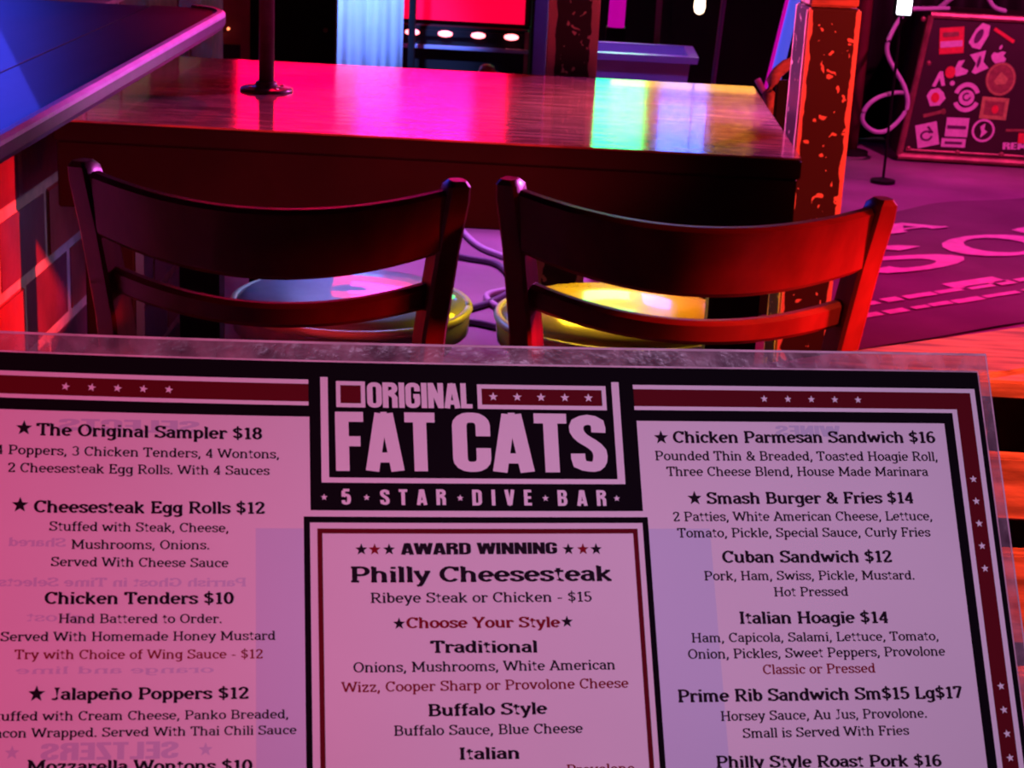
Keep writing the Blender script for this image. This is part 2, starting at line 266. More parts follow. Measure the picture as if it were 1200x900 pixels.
G = {
'a': (43, [arc(20,34,13,12.5,165,0)+[(33,4)], [(33,28),(19,28)]+arc(19,16,12,12.2,90,270)+[(26,5),(33,12)], sv(36,3.5,3,5)]),
'b': (46, [[(11,68),(11,4)], arc(25,25,14,21.5,0,360), sv(8,66.5,5,3)]),
'c': (42, [arc(24,25,16,21.5,48,318), [(36,33),(36,45)]]),
'd': (49, [arc(22,25,14.5,21.5,0,360), [(37,68),(37,2)], sv(34,66.5,6,3), sv(39,3.5,2,7)]),
'e': (45, [arc(23,25,16,21.5,0,318), ('s',[(8,26),(40,26)])]),
'f': (31, [[(14,0),(14,56)]+arc(25,56,11,11.5,180,55), ('s',[(2,46.5),(28,46.5)]), sv(14,3,10,10)]),
'g': (47, [arc(22,26,14.5,20.5,0,360), [(37,48),(37,-6)]+arc(22,-6,15,11,0,-150), sv(40,46.5,4,5)]),
'h': (52, [[(11,68),(11,2)], arc(25,31,14,15.5,180,0)+[(39,2)], sv(8,66.5,5,3), sv(11,3.3), sv(39,3.3)]),
'i': (23, [[(12,48),(12,2)], sv(9,46.5,6,3), sv(12,3.3), [(12,59),(12,69)]]),
'j': (23, [[(14,48),(14,-8)]+arc(5,-8,9,9,0,-110), sv(10,46.5,6,3), [(14,59),(14,69)]]),
'k': (49, [[(11,68),(11,2)], [(13,21),(36,45)], [(20,28),(40,3)], sv(8,66.5,5,3), sv(11,3.3), sv(40,3.3,7,6), sv(36,46.5,7,7)]),
'l': (23, [[(12,68),(12,2)], sv(9,66.5,6,3), sv(12,3.3)]),
'm': (76, [[(11,48),(11,2)], arc(23.5,32,12.5,14.5,180,0)+[(36,2)], arc(49,32,13,14.5,180,0)+[(62,2)], sv(8,46.5,5,3), sv(11,3.3), sv(37,3.3), sv(63,3.3)]),
'n': (52, [[(11,48),(11,2)], arc(25,31,14,15.5,180,0)+[(39,2)], sv(8,46.5,5,3), sv(11,3.3), sv(39,3.3)]),
'o': (46, [arc(23,25,16.5,21.5,0,360)]),
'p': (47, [[(11,48),(11,-19)], arc(25,25,14.5,21.5,0,360), sv(8,46.5,5,3), sv(11,-17)]),
'q': (47, [[(37,48),(37,-19)], arc(22,25,14.5,21.5,0,360), sv(37,-17)]),
'r': (37, [[(11,48),(11,2)], arc(25,30,14,16,175,62), [(32,36),(32,45)], sv(8,46.5,5,3), sv(12,3.3,9,10)]),
's': (40, [_S, [(33,35),(33,45)], [(7,6),(7,15)]]),
't': (31, [[(13,60),(13,14)]+arc(22,14,9,10.2,180,300), ('s',[(2,46.5),(28,46.5)])]),
'u': (51, [[(11,48),(11,18)]+arc(24,18,13.5,14.5,180,345), [(39,48),(39,2)], sv(8,46.5,6,3), sv(36,46.5,6,3), sv(41,3.5,2,6)]),
'v': (46, [[(7,46),(23,3)], [(39,46),(23,3)], sv(8,46.5), sv(38,46.5)]),
'w': (70, [[(7,46),(20,3)], [(35,44),(20,3)], [(35,44),(49,3)], [(63,46),(49,3)], sv(8,46.5), sv(62,46.5)]),
'x': (46, [[(8,46),(38,3)], [(38,46),(8,3)], sv(9,46.5), sv(37,46.5), sv(9,3.5), sv(37,3.5)]),
'y': (46, [[(7,46),(24,4)], [(39,46),(22,-4),(17,-15),(8,-17)], sv(8,46.5), sv(38,46.5)]),
'z': (42, [('s',[(6,46.5),(36,46.5)]), [(34,45),(8,5)], ('s',[(6,3.5),(37,3.5)]), [(8,47),(8,37)], [(35,3),(35,13)]]),
'A': (62, [[(8,3),(31,67)], [(54,3),(31,67)], ('s',[(18,22),(44,22)]), sv(9,3.3,9,9), sv(53,3.3,9,9), sv(28,66.5,8,2)]),
'B': (58, [[(14,66),(14,4)], ('s',[(4,66.5),(32,66.5)]), arc(32,51.5,14,15,90,-90), ('s',[(14,36.5),(32,36.5)]), arc(33,20,17,16.5,90,-90), ('s',[(4,3.5),(33,3.5)])]),
'C': (57, [arc(31,35,23,31.5,48,318), [(49,49),(49,68)]]),
'D': (63, [[(14,66),(14,4)], ('s',[(4,66.5),(29,66.5)]), arc(29,35,27,31.5,90,-90), ('s',[(4,3.5),(29,3.5)])]),
'E': (53, [[(14,66),(14,4)], ('s',[(4,66.5),(46,66.5)]), ('s',[(14,36),(36,36)]), ('s',[(4,3.5),(47,3.5)]), [(45,69),(45,54)], [(46,1),(46,17)], [(35,28),(35,44)]]),
'F': (51, [[(14,66),(14,4)], ('s',[(4,66.5),(46,66.5)]), ('s',[(14,35),(36,35)]), sv(14,3.5,10,12), [(45,69),(45,53)], [(35,27),(35,43)]]),
'G': (62, [arc(31,35,23,31.5,48,350), [(49,49),(49,68)], [(52,4),(52,30)], sv(50,29,12,8)]),
'H': (66, [[(14,66),(14,4)], [(52,66),(52,4)], ('s',[(14,36),(52,36)]), sv(14,66.5,10,9), sv(14,3.5,10,9), sv(52,66.5,9,10), sv(52,3.5,9,10)]),
'I': (29, [[(14.5,66),(14.5,4)], sv(14.5,66.5,10,10), sv(14.5,3.5,10,10)]),
'J': (40, [[(25,66),(25,12)]+arc(15,14,10,12,0,-150), sv(24,66.5,10,11)]),
'K': (63, [[(14,66),(14,4)], [(15,27),(50,66)], [(24,38),(52,4)], sv(14,66.5,10,9), sv(14,3.5,10,9), sv(50,66.5,9,9), sv(52,3.5,9,9)]),
'L': (51, [[(14,66),(14,4)], sv(14,66.5,10,10), ('s',[(4,3.5),(46,3.5)]), [(45,1),(45,18)]]),
'M': (80, [[(14,66),(14,4)], [(66,66),(66,4)], [(15,66),(40,14)], [(65,66),(40,14)], sv(12,66.5,9,4), sv(14,3.5,10,9), sv(68,66.5,4,9), sv(66,3.5,9,10)]),
'N': (66, [[(14,66),(14,4)], [(52,66),(52,2)], [(14,66),(52,5)], sv(11,66.5,8,4), sv(14,3.5,10,9), sv(52,66.5,9,9)]),
'O': (63, [arc(31.5,35,24,31.5,0,360)]),
'P': (56, [[(14,66),(14,4)], ('s',[(4,66.5),(32,66.5)]), arc(32,49,17,17.5,90,-90), ('s',[(14,31.5),(32,31.5)]), sv(14,3.5,10,12)]),
'R': (61, [[(14,66),(14,4)], ('s',[(4,66.5),(32,66.5)]), arc(32,50,16,16.5,90,-90), ('s',[(14,33.5),(32,33.5)]), [(30,33),(49,4)], sv(14,3.5,10,10), sv(52,3.5,6,7)]),
'S': (52, [catmull([(43,54),(38,63),(26,66.5),(13,63),(9,52),(15,42),(27,36),(40,29),(45,17),(38,7),(25,3.5),(12,7),(8,17)], 2), [(43.5,50),(43.5,68)], [(8,2),(8,19)]]),
'T': (55, [[(27.5,66),(27.5,4)], ('s',[(4,66.5),(51,66.5)]), [(5.5,69),(5.5,52)], [(49.5,69),(49.5,52)], sv(27.5,3.5,11,11)]),
'U': (63, [[(14,66),(14,24)]+arc(31.5,24,17.5,20.5,180,360)+[(49,66)], sv(14,66.5,10,9), sv(49,66.5,9,10)]),
'V': (60, [[(8,66),(30,3)], [(52,66),(30,3)], sv(9,66.5,9,9), sv(51,66.5,9,9)]),
'W': (86, [[(7,66),(24,3)], [(43,64),(24,3)], [(43,64),(62,3)], [(79,66),(62,3)], sv(8,66.5,9,9), sv(78,66.5,9,9)]),
'X': (60, [[(8,66),(52,4)], [(52,66),(8,4)], sv(10,66.5,9,9), sv(50,66.5,9,9), sv(10,3.5,9,9), sv(50,3.5,9,9)]),
'Y': (58, [[(8,66),(29,32)], [(50,66),(29,32)], [(29,33),(29,4)], sv(9,66.5,9,9), sv(49,66.5,9,9), sv(29,3.5,10,10)]),
'Z': (52, [('s',[(6,66.5),(46,66.5)]), [(43,65),(9,5)], ('s',[(6,3.5),(46,3.5)]), [(45,1),(45,16)]]),
'0': (48, [arc(24,35,16,31.5,0,360)]),
'1': (40, [[(22,68),(22,3)], [(22,66),(9,56)], sv(22,3.5,13,13)]),
'2': (46, [catmull([(8,50),(10,61),(22,66.5),(34,62),(37,50),(30,36),(8,6)], 3), ('s',[(6,3.5),(39,3.5)]), [(38,1),(38,14)]]),
'3': (46, [arc(21,50,15,16.5,155,-75), arc(21,19.5,17,16.5,75,-155)]),
'4': (48, [[(32,68),(32,3)], [(32,66),(6,20)], ('s',[(4,19),(43,19)]), sv(32,3.5,9,9)]),
'5': (46, [[(11,67),(11,36)], ('s',[(9,66.5),(37,66.5)]), arc(21,22,17,19,130,-155)]),
'6': (47, [arc(24,21.5,15.5,18.5,0,360), catmull([(38,61),(27,66.5),(14,58),(8.5,40),(8.5,22)], 3)]),
'7': (46, [('s',[(6,66.5),(40,66.5)]), [(38,66),(17,2)], [(7,69),(7,53)]]),
'8': (47, [arc(23.5,51.5,13.5,15,0,360), arc(23.5,20,15.5,16.5,0,360)]),
'9': (47, [arc(23,48.5,15.5,18.5,0,360), catmull([(38.5,48),(38,30),(32,12),(20,3.5),(9,9)], 3)]),
'$': (48, [catmull([(39,52),(34,59),(24,61.5),(12,57),(9,49),(15,41),(24,36),(35,30),(39,20),(34,11),(24,8),(12,12),(8,19)], 2), ('t',[(24,76),(24,-7)])]),
'&': (62, [catmull([(50,33),(46,16),(34,5),(20,3.5),(9,12),(12,26),(26,37),(35,47),(34,60),(25,66.5),(16,60),(17,47),(29,30),(52,4)], 2), sv(52,3.5,5,7), sv(48,34,6,9)]),
',': (21, [[(10,8),(10,0),(5,-12)], [(8,8),(14,8)]]), '.': (21, [[(10,-1),(10,11)]]), '-': (33, [('s',[(5,25),(28,25)])]), "'": (16, [[(8,68),(8,52)]]),
' ': (24, []), '\u00f1': (52, None), '\u2605': (10, []),
}
G['\u00f1'] = (52, G['n'][1] + [catmull([(12,58),(19,63),(27,59),(35,64)], 3)])
# heavy condensed block capitals, unit = cap height 100
HS = catmull([(44,68),(43,84),(29,90),(14,84),(12,70),(20,58),(34,48),(44,36),(44,20),(38,11),(28,10),(14,15),(12,32)], 2)
HG = {
'O': (56, [rr(11,8.5,45,91.5,14)]), 'C': (56, [[(45,60),(45,77)]+arc(31,78,14,13.5,0,90,4)+arc(25,78,14,13.5,90,180,4)+arc(25,22,14,13.5,180,270,4)+arc(31,22,14,13.5,270,360,4)+[(45,40)]]),
'R': (58, [[(11.5,0),(11.5,100)], [(11,91.5),(30,91.5)]+arc(34,77,12,14.5,90,-90,6)+[(11,52)], [(28,54),(38,50),(45.5,40),(45.5,0)]]),
'I': (24, [[(12,0),(12,100)]]), 'G': (57, [[(45,66),(45,77)]+arc(31,78,14,13.5,0,90,4)+arc(25,78,14,13.5,90,180,4)+arc(25,22,14,13.5,180,270,4)+arc(31,22,14,13.5,270,360,4)+[(45,48)], [(30,47),(54,47)]]),
'N': (60, [[(11.5,0),(11.5,100)], [(48.5,0),(48.5,100)], [(13,94),(47,6)]]), 'A': (60, [[(10,0),(26,98)], [(50,0),(34,98)], [(17,23),(43,23)], [(25,92),(35,92)]]),
'L': (46, [[(11.5,0),(11.5,100)], [(11,8.5),(44,8.5)]]), 'F': (46, [[(11.5,0),(11.5,100)], [(11,91.5),(45,91.5)], [(11,50),(40,50)]]),
'T': (50, [[(25,0),(25,100)], [(1,91.5),(49,91.5)]]), 'S': (56, [HS]), '5': (55, [[(13,88),(13,50)], [(11,91.5),(47,91.5)], catmull([(13,52),(24,61),(38,58),(44,46),(44,24),(38,11),(26,8),(14,13),(12,28)], 2)]),
'D': (58, [[(11.5,0),(11.5,100)], [(11,91.5),(28,91.5)]+arc(32,76,14,15.5,90,0,4)+arc(32,24,14,15.5,0,-90,4)+[(11,8.5)]]),
'V': (58, [[(10,100),(26,3)], [(48,100),(32,3)], [(25,6),(33,6)]]), 'E': (48, [[(11.5,0),(11.5,100)], [(11,91.5),(45,91.5)], [(11,50),(42,50)], [(11,8.5),(46,8.5)]]),
'B': (58, [[(11.5,0),(11.5,100)], [(11,91.5),(30,91.5)]+arc(33,75,12,16.5,90,-60,6), [(11,52),(32,52)]+arc(34,30,12.5,21.5,70,-90,6)+[(11,8.5)]]),
'W': (86, [[(8,100),(22,2)], [(40,96),(24,2)], [(46,96),(62,2)], [(78,100),(64,2)]]), ' ': (26, []),
'X': (58, [[(10,100),(48,0)], [(48,100),(10,0)]]), 'M': (74, [[(11.5,0),(11.5,100)], [(62.5,0),(62.5,100)], [(15,96),(37,20)], [(59,96),(37,20)]]), 'Z': (50, [[(3,91.5),(47,91.5)], [(40,90),(10,10)], [(3,8.5),(47,8.5)]]),
}
class Ink:
    """2D triangles / quads in sheet coordinates, later mapped onto a surface"""
    def __init__(s): s.v = []; s.f = []; s.l = {}; s.k = 0
    def poly(s, pts): n = len(s.v); s.v += pts; s.f.append(tuple(range(n, n+len(pts))))
    def ribbon(s, pts, hx, hy):
        n = len(pts); closed = n > 3 and abs(pts[0][0]-pts[-1][0]) < 1e-6 and abs(pts[0][1]-pts[-1][1]) < 1e-6
        def nrm(a, b):
            dx, dy = b[0]-a[0], b[1]-a[1]; l = math.hypot(dx, dy) or 1; return (-dy/l, dx/l)
        segs = [nrm(pts[i], pts[i+1]) for i in range(n-1)]
        base = len(s.v)
        for i in range(n):
            if closed and i in (0, n-1): a, b = segs[-1], segs[0]
            else: a, b = segs[max(i-1, 0)], segs[min(i, n-2)]
            nx, ny = a[0]+b[0], a[1]+b[1]; l = math.hypot(nx, ny) or 1; nx /= l; ny /= l
            k = min(1/max(0.35, abs(nx*a[0]+ny*a[1])), 1.5)
            s.v += [(pts[i][0]+nx*hx*k, pts[i][1]+ny*hy*k), (pts[i][0]-nx*hx*k, pts[i][1]-ny*hy*k)]
        for i in range(n-1): q = base+2*i; s.f.append((q, q+1, q+3, q+2))
    def text(s, t, x0, y0, x1, y1, cap, style, mirror=False, track=False):
        """fit string t between two baseline points; cap = cap height"""
        H = style == 'H'; F = HG if H else G; unit = cap/(100.0 if H else 70.0)
        if H: hx, hy = 10.5, 8.5
        elif style == 'B': hx, hy = 7.0, 4.6
        else: hx, hy = 5.2, 3.5
        adv = [F[c][0] + (1.5 if H else 0) for c in t]; tot = sum(adv)
        L_ = math.hypot(x1-x0, y1-y0); ux, uy = (x1-x0)/L_, (y1-y0)/L_
        gap = 0
        if track: sx = unit*1.08; gap = (L_ - tot*sx)/(len(t)-1) if len(t) > 1 else 0
        else: sx = L_/tot
        px = 0
        for c, ad in zip(t, adv):
            for st in F[c][1]:
                s.k += 1
                kind = 'n'; pts = st
                if isinstance(st, tuple): kind, pts = st
                i0 = len(s.v)
                if kind == 's': s.ribbon(pts, hx, hy*1.05)
                elif kind == 't': s.ribbon(pts, hx*0.6, hy)
                else: s.ribbon(pts, hx, hy if not H else 8.5)
                for i in range(i0, len(s.v)):
                    s.l[i] = s.k % 6
                    a, b = s.v[i]; a = px + a*sx; b = b*unit
                    if mirror: a = L_ - a
                    s.v[i] = (x0 + ux*a - uy*b, y0 + uy*a + ux*b)
            px += ad*sx + gap
    def star(s, x, y, r, rot=90):
        p = [(x+(r if k % 2 == 0 else r*0.42)*cos(R(rot+36*k)), y+(r if k % 2 == 0 else r*0.42)*sin(R(rot+36*k))) for k in range(10)]
        for k in range(10): s.poly([(x, y), p[k], p[(k+1) % 10]])
    def rect(s, x0, y0, x1, y1, step=1e9):
        nx = max(1, int(math.ceil(abs(x1-x0)/step))); ny = max(1, int(math.ceil(abs(y1-y0)/step)))
        for i in range(nx):
            for j in range(ny):
                a, b = x0+(x1-x0)*i/nx, x0+(x1-x0)*(i+1)/nx; c, d = y0+(y1-y0)*j/ny, y0+(y1-y0)*(j+1)/ny
                s.poly([(a, c), (b, c), (b, d), (a, d)])
    def frame(s, x0, y0, x1, y1, t, step=1e9):
        s.rect(x0, y0, x1, y0+t, step); s.rect(x0, y1-t, x1, y1, step); s.rect(x0, y0+t, x0+t, y1-t, step); s.rect(x1-t, y0+t, x1, y1-t, step)
    def build(s, name, m_, fn, parent=None, lift=(0, 0, 0)):
        # strokes that cross are stacked a hair apart
        vs = [tuple(q + l_*s.l.get(i, 0) for q, l_ in zip(fn(*p), lift)) for i, p in enumerate(s.v)]
        me = bpy.data.meshes.new(name); me.from_pydata(vs, [], s.f); me.materials.append(m_); me.update()
        return link(name, me, parent)

# ================================================================ SETTING
X0, X1, Y0, Y1, ZC = -3.6, 2.7, -2.2, 7.8, 3.1
tag(obj('floor', B(X0, Y0, -0.1, X1, Y1, 0), M['floor']), 'purple-lit bare floor of the bar room', None, kind='structure')
tag(obj('ceiling', B(X0, Y0, ZC, X1, Y1, ZC+0.1), M['wall']), 'dark ceiling', None, kind='structure')
tag(obj('wall_back', B(X0, Y1, 0, X1, Y1+0.1, ZC), M['wall']), 'black back wall behind the stage things', None, kind='structure')
tag(obj('wall_right', B(X1, Y0, 0, X1+0.1, Y1, ZC), M['wall']), 'dark right-hand wall', None, kind='structure')
tag(obj('wall_front', B(X0, Y0-0.1, 0, X1, Y0, ZC), M['wall']), 'dark wall behind the viewer', None, kind='structure')
# brick half wall on the left, every brick its own part
wl = obj('wall_left', B(-1.22, 1.0, 0, -0.8062, 4.3, 0.867), M['mortar'])
tag(wl, 'low red brick wall under the lacquered ledge at the left', None, kind='structure')
bricks = []
for k in range(3):
    bricks.append(obj('brick', B(-0.01, -0.118, 0, 0.006, 0.118, 0.110), (M['brick'], M['brick2'], M['brick'])[k], wl, bevel=0.003).data)
    bpy.data.objects.remove(COL.objects[-1])
zs = [0.872-0.007-0.1235*(k+1)+0.007 for k in range(7)]
for r_, z in enumerate(zs):
    y = 2.16 + (0.125 if r_ % 2 else 0.0) - 0.005
    while y < 4.2:
        b = link('brick', bricks[(r_*5 + int(y*7)) % 3], wl)
        b.location = (-0.81 + random.uniform(-0.0025, 0.0025), y, z + 0.0035)
        y += 0.25
tag(obj('wall_far_left', B(X0-0.1, Y0, 0, X0, Y1, ZC), M['wall']), 'dark wall beyond the ledge', None, kind='structure')

# ================================================================ LEDGE
t = empty('bar_ledge', (-0.9, 1.9, 0.862))
tag(t, 'dark lacquered bar ledge with a bright lavender edge lip, upper left corner', 'ledge')
def plank(xa, xb, ya, yb, round_end=False, z0=0.006, z1=0.03):
    bm = bmesh.new(); out = [(xa, ya), (xb, ya)]
    if round_end: out += [(xb, yb-0.09)] + [(xb-0.06+0.06*cos(R(a)), yb-0.09+0.09*sin(R(a))) for a in range(15, 91, 15)] + [(xa, yb)]
    else: out += [(xb, yb), (xa, yb)]
    lo = [bm.verts.new((x, y, z0)) for x, y in out]; hi = [bm.verts.new((x, y, z1)) for x, y in out]
    n = len(out); bm.faces.new(lo[::-1]); bm.faces.new(hi)
    for i in range(n): bm.faces.new((lo[i], lo[(i+1) % n], hi[(i+1) % n], hi[i]))
    return bm
obj('plank', plank(0.227, 0.350, -1.2, 1.07, True), M['ledge'], t)
obj('plank', plank(-0.02, 0.2235, -1.2, 1.06), M['ledge'], t)
obj('plank', plank(-0.33, -0.024, -1.2, 1.06), M['ledge'], t)
edge_pts = [(0.352, -1.2), (0.353, 0.2), (0.353, 0.98)] + [(0.292+0.061*cos(R(a)), 0.98+0.091*sin(R(a))) for a in range(15, 91, 15)]
def edge(prof_pts):
    bm = bmesh.new()
    def eprof(i):
        p = edge_pts[i]; q = edge_pts[min(i+1, len(edge_pts)-1)]; q0 = edge_pts[max(i-1, 0)]
        d = Vector((q[0]-q0[0], q[1]-q0[1], 0)).normalized(); nn = Vector((d.y, -d.x, 0)); pp = Vector((p[0], p[1], 0))
        return [pp + nn*a + Vector((0, 0, b)) for a, b in prof_pts]
    sweep(bm, edge_pts, eprof); return bm
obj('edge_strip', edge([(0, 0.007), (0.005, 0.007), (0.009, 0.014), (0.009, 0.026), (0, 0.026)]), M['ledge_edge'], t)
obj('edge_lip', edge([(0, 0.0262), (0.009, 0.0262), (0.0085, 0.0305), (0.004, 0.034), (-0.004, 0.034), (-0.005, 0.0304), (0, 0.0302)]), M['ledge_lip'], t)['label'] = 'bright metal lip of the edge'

# ================================================================ TABLE
t = empty('dark_table', (-0.19, 2.975, 0))
tag(t, 'dark wooden four-legged table with a scuffed glossy top reflecting coloured light', 'table')
hw, hd = 0.551, 0.368
obj('table_top', B(-hw, -hd, 0.728, hw, hd, 0.7565), M['black'], t, bevel=0.002)
obj('top_surface', B(-hw+0.001, -hd+0.001, 0.757, hw-0.001, hd-0.001, 0.76), M['tabletop'], t)
for nm, a in (('apron', (-hw+0.004, -hd+0.004, 0.628, hw-0.004, -hd+0.03, 0.727)), ('apron', (-hw+0.004, hd-0.03, 0.628, hw-0.004, hd-0.004, 0.727)),
              ('apron', (-hw+0.004, -hd+0.031, 0.628, -hw+0.03, hd-0.031, 0.727)), ('apron', (hw-0.03, -hd+0.031, 0.628, hw-0.004, hd-0.031, 0.727))):
    obj(nm, B(*a), M['black'], t, bevel=0.002)
for sx in (-1, 1):
    for sy in (-1, 1):
        cx_, cy_ = sx*(hw-0.08), sy*(hd-0.034)
        obj('leg', B(cx_-0.038, cy_-0.030, 0.0, cx_+0.038, cy_+0.030, 0.627), M['black'], t, bevel=0.003)
# pole rising from the table
t = empty('iron_pole', (-0.487, 2.985, 0.76))
tag(t, 'slim iron pipe on a round flange rising from the left of the dark table', 'pole')
obj('flange', lathe(bmesh.new(), [(0.044, 0.0), (0.044, 0.004), (0.040, 0.006), (0.019, 0.007), (0.018, 0.014), (0.0165, 0.016)]), M['pipe'], t, smooth=True)
obj('pipe', lathe(bmesh.new(), [(0.0128, 0.007), (0.0128, 0.6), (0.0128, ZC-0.761)]), M['pipe'], t, smooth=True)
for a in (40, 130, 220, 310):
    obj('screw', lathe(bmesh.new(), [(0.004, 0.006), (0.0035, 0.008), (0.0015, 0.0085)], 0.031*cos(R(a)), 0.031*sin(R(a)), 10), M['metal'], t)

# ================================================================ CHAIRS
def rail(bm, z_end_top, z_end_bot, z_mid_top, z_mid_bot, xh, bow, th, n=20, y0=0.0):
    def prof(i):
        t_ = -1 + 2*i/n; k = 1-t_*t_; zt = z_end_top + (z_mid_top-z_end_top)*k; zb = z_end_bot + (z_mid_bot-z_end_bot)*k
        x = t_*xh; y = y0 - bow*k; d = Vector((1, 2*bow*t_/xh, 0)).normalized(); nn = Vector((-d.y, d.x, 0))
        p = Vector((x, y, 0)); h = th/2; e = min(0.005, th*0.3)
        def q(s, z): return p + nn*s + Vector((0, 0.10*(0.84-z), z))
        return [q(-h, zb+e), q(-h, zt-e), q(-h+e, zt), q(h-e, zt), q(h, zt-e), q(h, zb+e), q(h-e, zb), q(-h+e, zb)]
    sweep(bm, [0]*(n+1), prof); return bm
def post(bm, s):
    P = [(0.166, -0.035, 0.0), (0.163, 0.0, 0.22), (0.162, 0.022, 0.44), (0.170, 0.026, 0.55), (0.179, 0.018, 0.66), (0.192, 0.007, 0.76), (0.2015, 0.0, 0.815), (0.204, -0.003, 0.832), (0.205, -0.004, 0.838)]
    wx = [0.013, 0.014, 0.0145, 0.0145, 0.0140, 0.0135, 0.0135, 0.0125, 0.0085]; wy = [0.014, 0.019, 0.022, 0.022, 0.020, 0.019, 0.018, 0.016, 0.011]
    a = R(22*s)
    def prof(i):
        x, y, z = P[i]; c = Vector((x*s, y, z)); u_ = Vector((cos(a), sin(a), 0)); v_ = Vector((-sin(a), cos(a), 0)); e = 0.0035
        X, Y = wx[i], wy[i]
        return [c+u_*p+v_*q for p, q in ((-X+e, -Y), (X-e, -Y), (X, -Y+e), (X, Y-e), (X-e, Y), (-X+e, Y), (-X, Y-e), (-X, -Y+e))]
    sweep(bm, P, prof); return bm
def rbox(bm, a, b, hx, hy):
    a = Vector(a); b = Vector(b)
    sweep(bm, [a, b], lambda i: [(a, b)[i] + Vector((p*hx, q*hy, 0)) for p, q in ((-1,-1),(1,-1),(1,1),(-1,1))]); return bm
def make_chair(loc, rz, label, group):
    t = empty('ladder_back_chair', loc, rz); tag(t, label, 'chair', group)
    for s in (-1, 1): obj('back_post', post(bmesh.new(), s), M['chair'], t, smooth='angle')
    obj('top_rail', rail(bmesh.new(), 0.827, 0.757, 0.807, 0.728, 0.190, 0.052, 0.020, n=32, y0=-0.010), M['chair'], t, smooth='angle')
    obj('lower_rail', rail(bmesh.new(), 0.718, 0.688, 0.697, 0.669, 0.176, 0.050, 0.018, n=32), M['chair'], t, smooth='angle')
    bm = bmesh.new(); out = []
    for a in range(0, 360, 15):
        c, s_ = cos(R(a)), sin(R(a)); wd = 0.205 + (0.012 if s_ > 0 else -0.012)
        out.append((wd*abs(c)**0.45*(1 if c > 0 else -1), 0.235 + 0.195*abs(s_)**0.45*(1 if s_ > 0 else -1)))
    rings = []
    for k, z in ((0.93, 0.425), (1.0, 0.432), (1.0, 0.448), (0.96, 0.455), (0.6, 0.449)):
        rings.append([bm.verts.new((x*k, 0.235+(y-0.235)*k, z)) for x, y in out])
    n = len(out)
    for A_, B__ in zip(rings[:-1], rings[1:]):
        for i in range(n): bm.faces.new((A_[i], A_[(i+1) % n], B__[(i+1) % n], B__[i]))
    bm.faces.new(rings[0][::-1]); bm.faces.new(rings[-1])
    obj('seat', bm, M['chair'], t, smooth=True)
    for s in (-1, 1):
        obj('front_leg', rbox(bmesh.new(), (s*0.178, 0.40, 0), (s*0.165, 0.385, 0.426), 0.016, 0.016), M['chair'], t, bevel=0.003)
        obj('stretcher', rbox(bmesh.new(), (s*0.166, -0.0, 0.19), (s*0.172, 0.39, 0.19), 0.008, 0.012), M['chair'], t)
    obj('stretcher', B(-0.165, 0.385, 0.24, 0.165, 0.402, 0.27), M['chair'], t, bevel=0.003)
    obj('stretcher', B(-0.155, 0.0, 0.27, 0.155, 0.016, 0.30), M['chair'], t, bevel=0.003)
    return t
make_chair((-0.309, 1.925, 0), 0.0, 'left of the two dark ladder-back chairs, beside the brick wall', 'ladder-back chairs at the dark table')
make_chair((0.157, 1.95, 0), 0.0, 'right of the two dark ladder-back chairs, its post glowing red', 'ladder-back chairs at the dark table')

# ================================================================ STOOLS UNDER THE TABLE
def stool(loc, label, m_seat, r=0.183):
    t = empty('round_stool', loc); tag(t, label, 'stool', 'round stools under the dark table')
    bm = lathe(bmesh.new(), [(r*0.9, 0.395), (r*0.99, 0.402), (r*1.0, 0.43), (r*0.97, 0.446), (r*0.86, 0.458), (r*0.5, 0.462), (r*0.1, 0.460)], n=40)
    obj('cushion', bm, m_seat, t, smooth=True)
    bm = bmesh.new(); tube(bm, [(r*0.985*cos(R(a)), r*0.985*sin(R(a)), 0.441) for a in range(0, 361, 9)], 0.0075, 8)
    obj('piping', bm, M['piping'], t, smooth=True)['label'] = 'pale raised piping round the cushion edge'
    bm = lathe(bmesh.new(), [(r*0.8, 0.372), (r*0.86, 0.374), (r*0.86, 0.394), (r*0.8, 0.395)], n=32)
    obj('seat_plate', bm, M['black'], t)
    for a in (45, 135, 225, 315):
        bm = bmesh.new(); tube(bm, [(0.11*cos(R(a)), 0.11*sin(R(a)), 0.372), (0.155*cos(R(a)), 0.155*sin(R(a)), 0.0)], 0.013, 8)
        obj('leg', bm, M['metal'], t, smooth=True)
    bm = bmesh.new(); tube(bm, [(0.138*cos(R(a)), 0.138*sin(R(a)), 0.14) for a in range(0, 361, 12)], 0.007, 6)
    obj('foot_ring', bm, M['metal'], t, smooth=True)
stool((0.118, 2.83, 0), 'yellow-lit round padded stool under the table, seen through the right chair', M['vinyl_y'], 0.2)
stool((-0.32, 2.84, 0), 'blue-lit round padded stool under the table, seen through the left chair', M['vinyl_b'], 0.195)

# ================================================================ WORN POSTS
def wpost(x, y, label, rz, mt):
    t = empty('timber_post', (x, y, 0), rz); tag(t, label, 'post')
    h = 0.0445; bm = B(-h, -h, 0.0, h, h, 0.944); o = obj('lower_length', bm, mt, t, bevel=0.003)
    bm = B(-h+0.004, -h+0.006, 0.946, h-0.004, h-0.004, ZC); o = obj('upper_length', bm, M['rawwood'], t, bevel=0.003)
    o['label'] = 'bare wood upper length'
    return t
wpost(0.434, 3.0, 'chipped black square timber post at the right end of the dark table, bright red edge', 0.10, M['post'])
t = empty('timber_post', (0.020, 3.447, 0), 0.03); tag(t, 'chipped dark square timber post standing behind the middle of the table', 'post')
obj('shaft', B(-0.048, -0.048, 0, 0.048, 0.048, ZC-0.001), M['post'], t, bevel=0.003)
obj('base_block', B(-0.055, -0.055, 0.0, 0.055, 0.055, 0.09), M['black'], t, bevel=0.003)

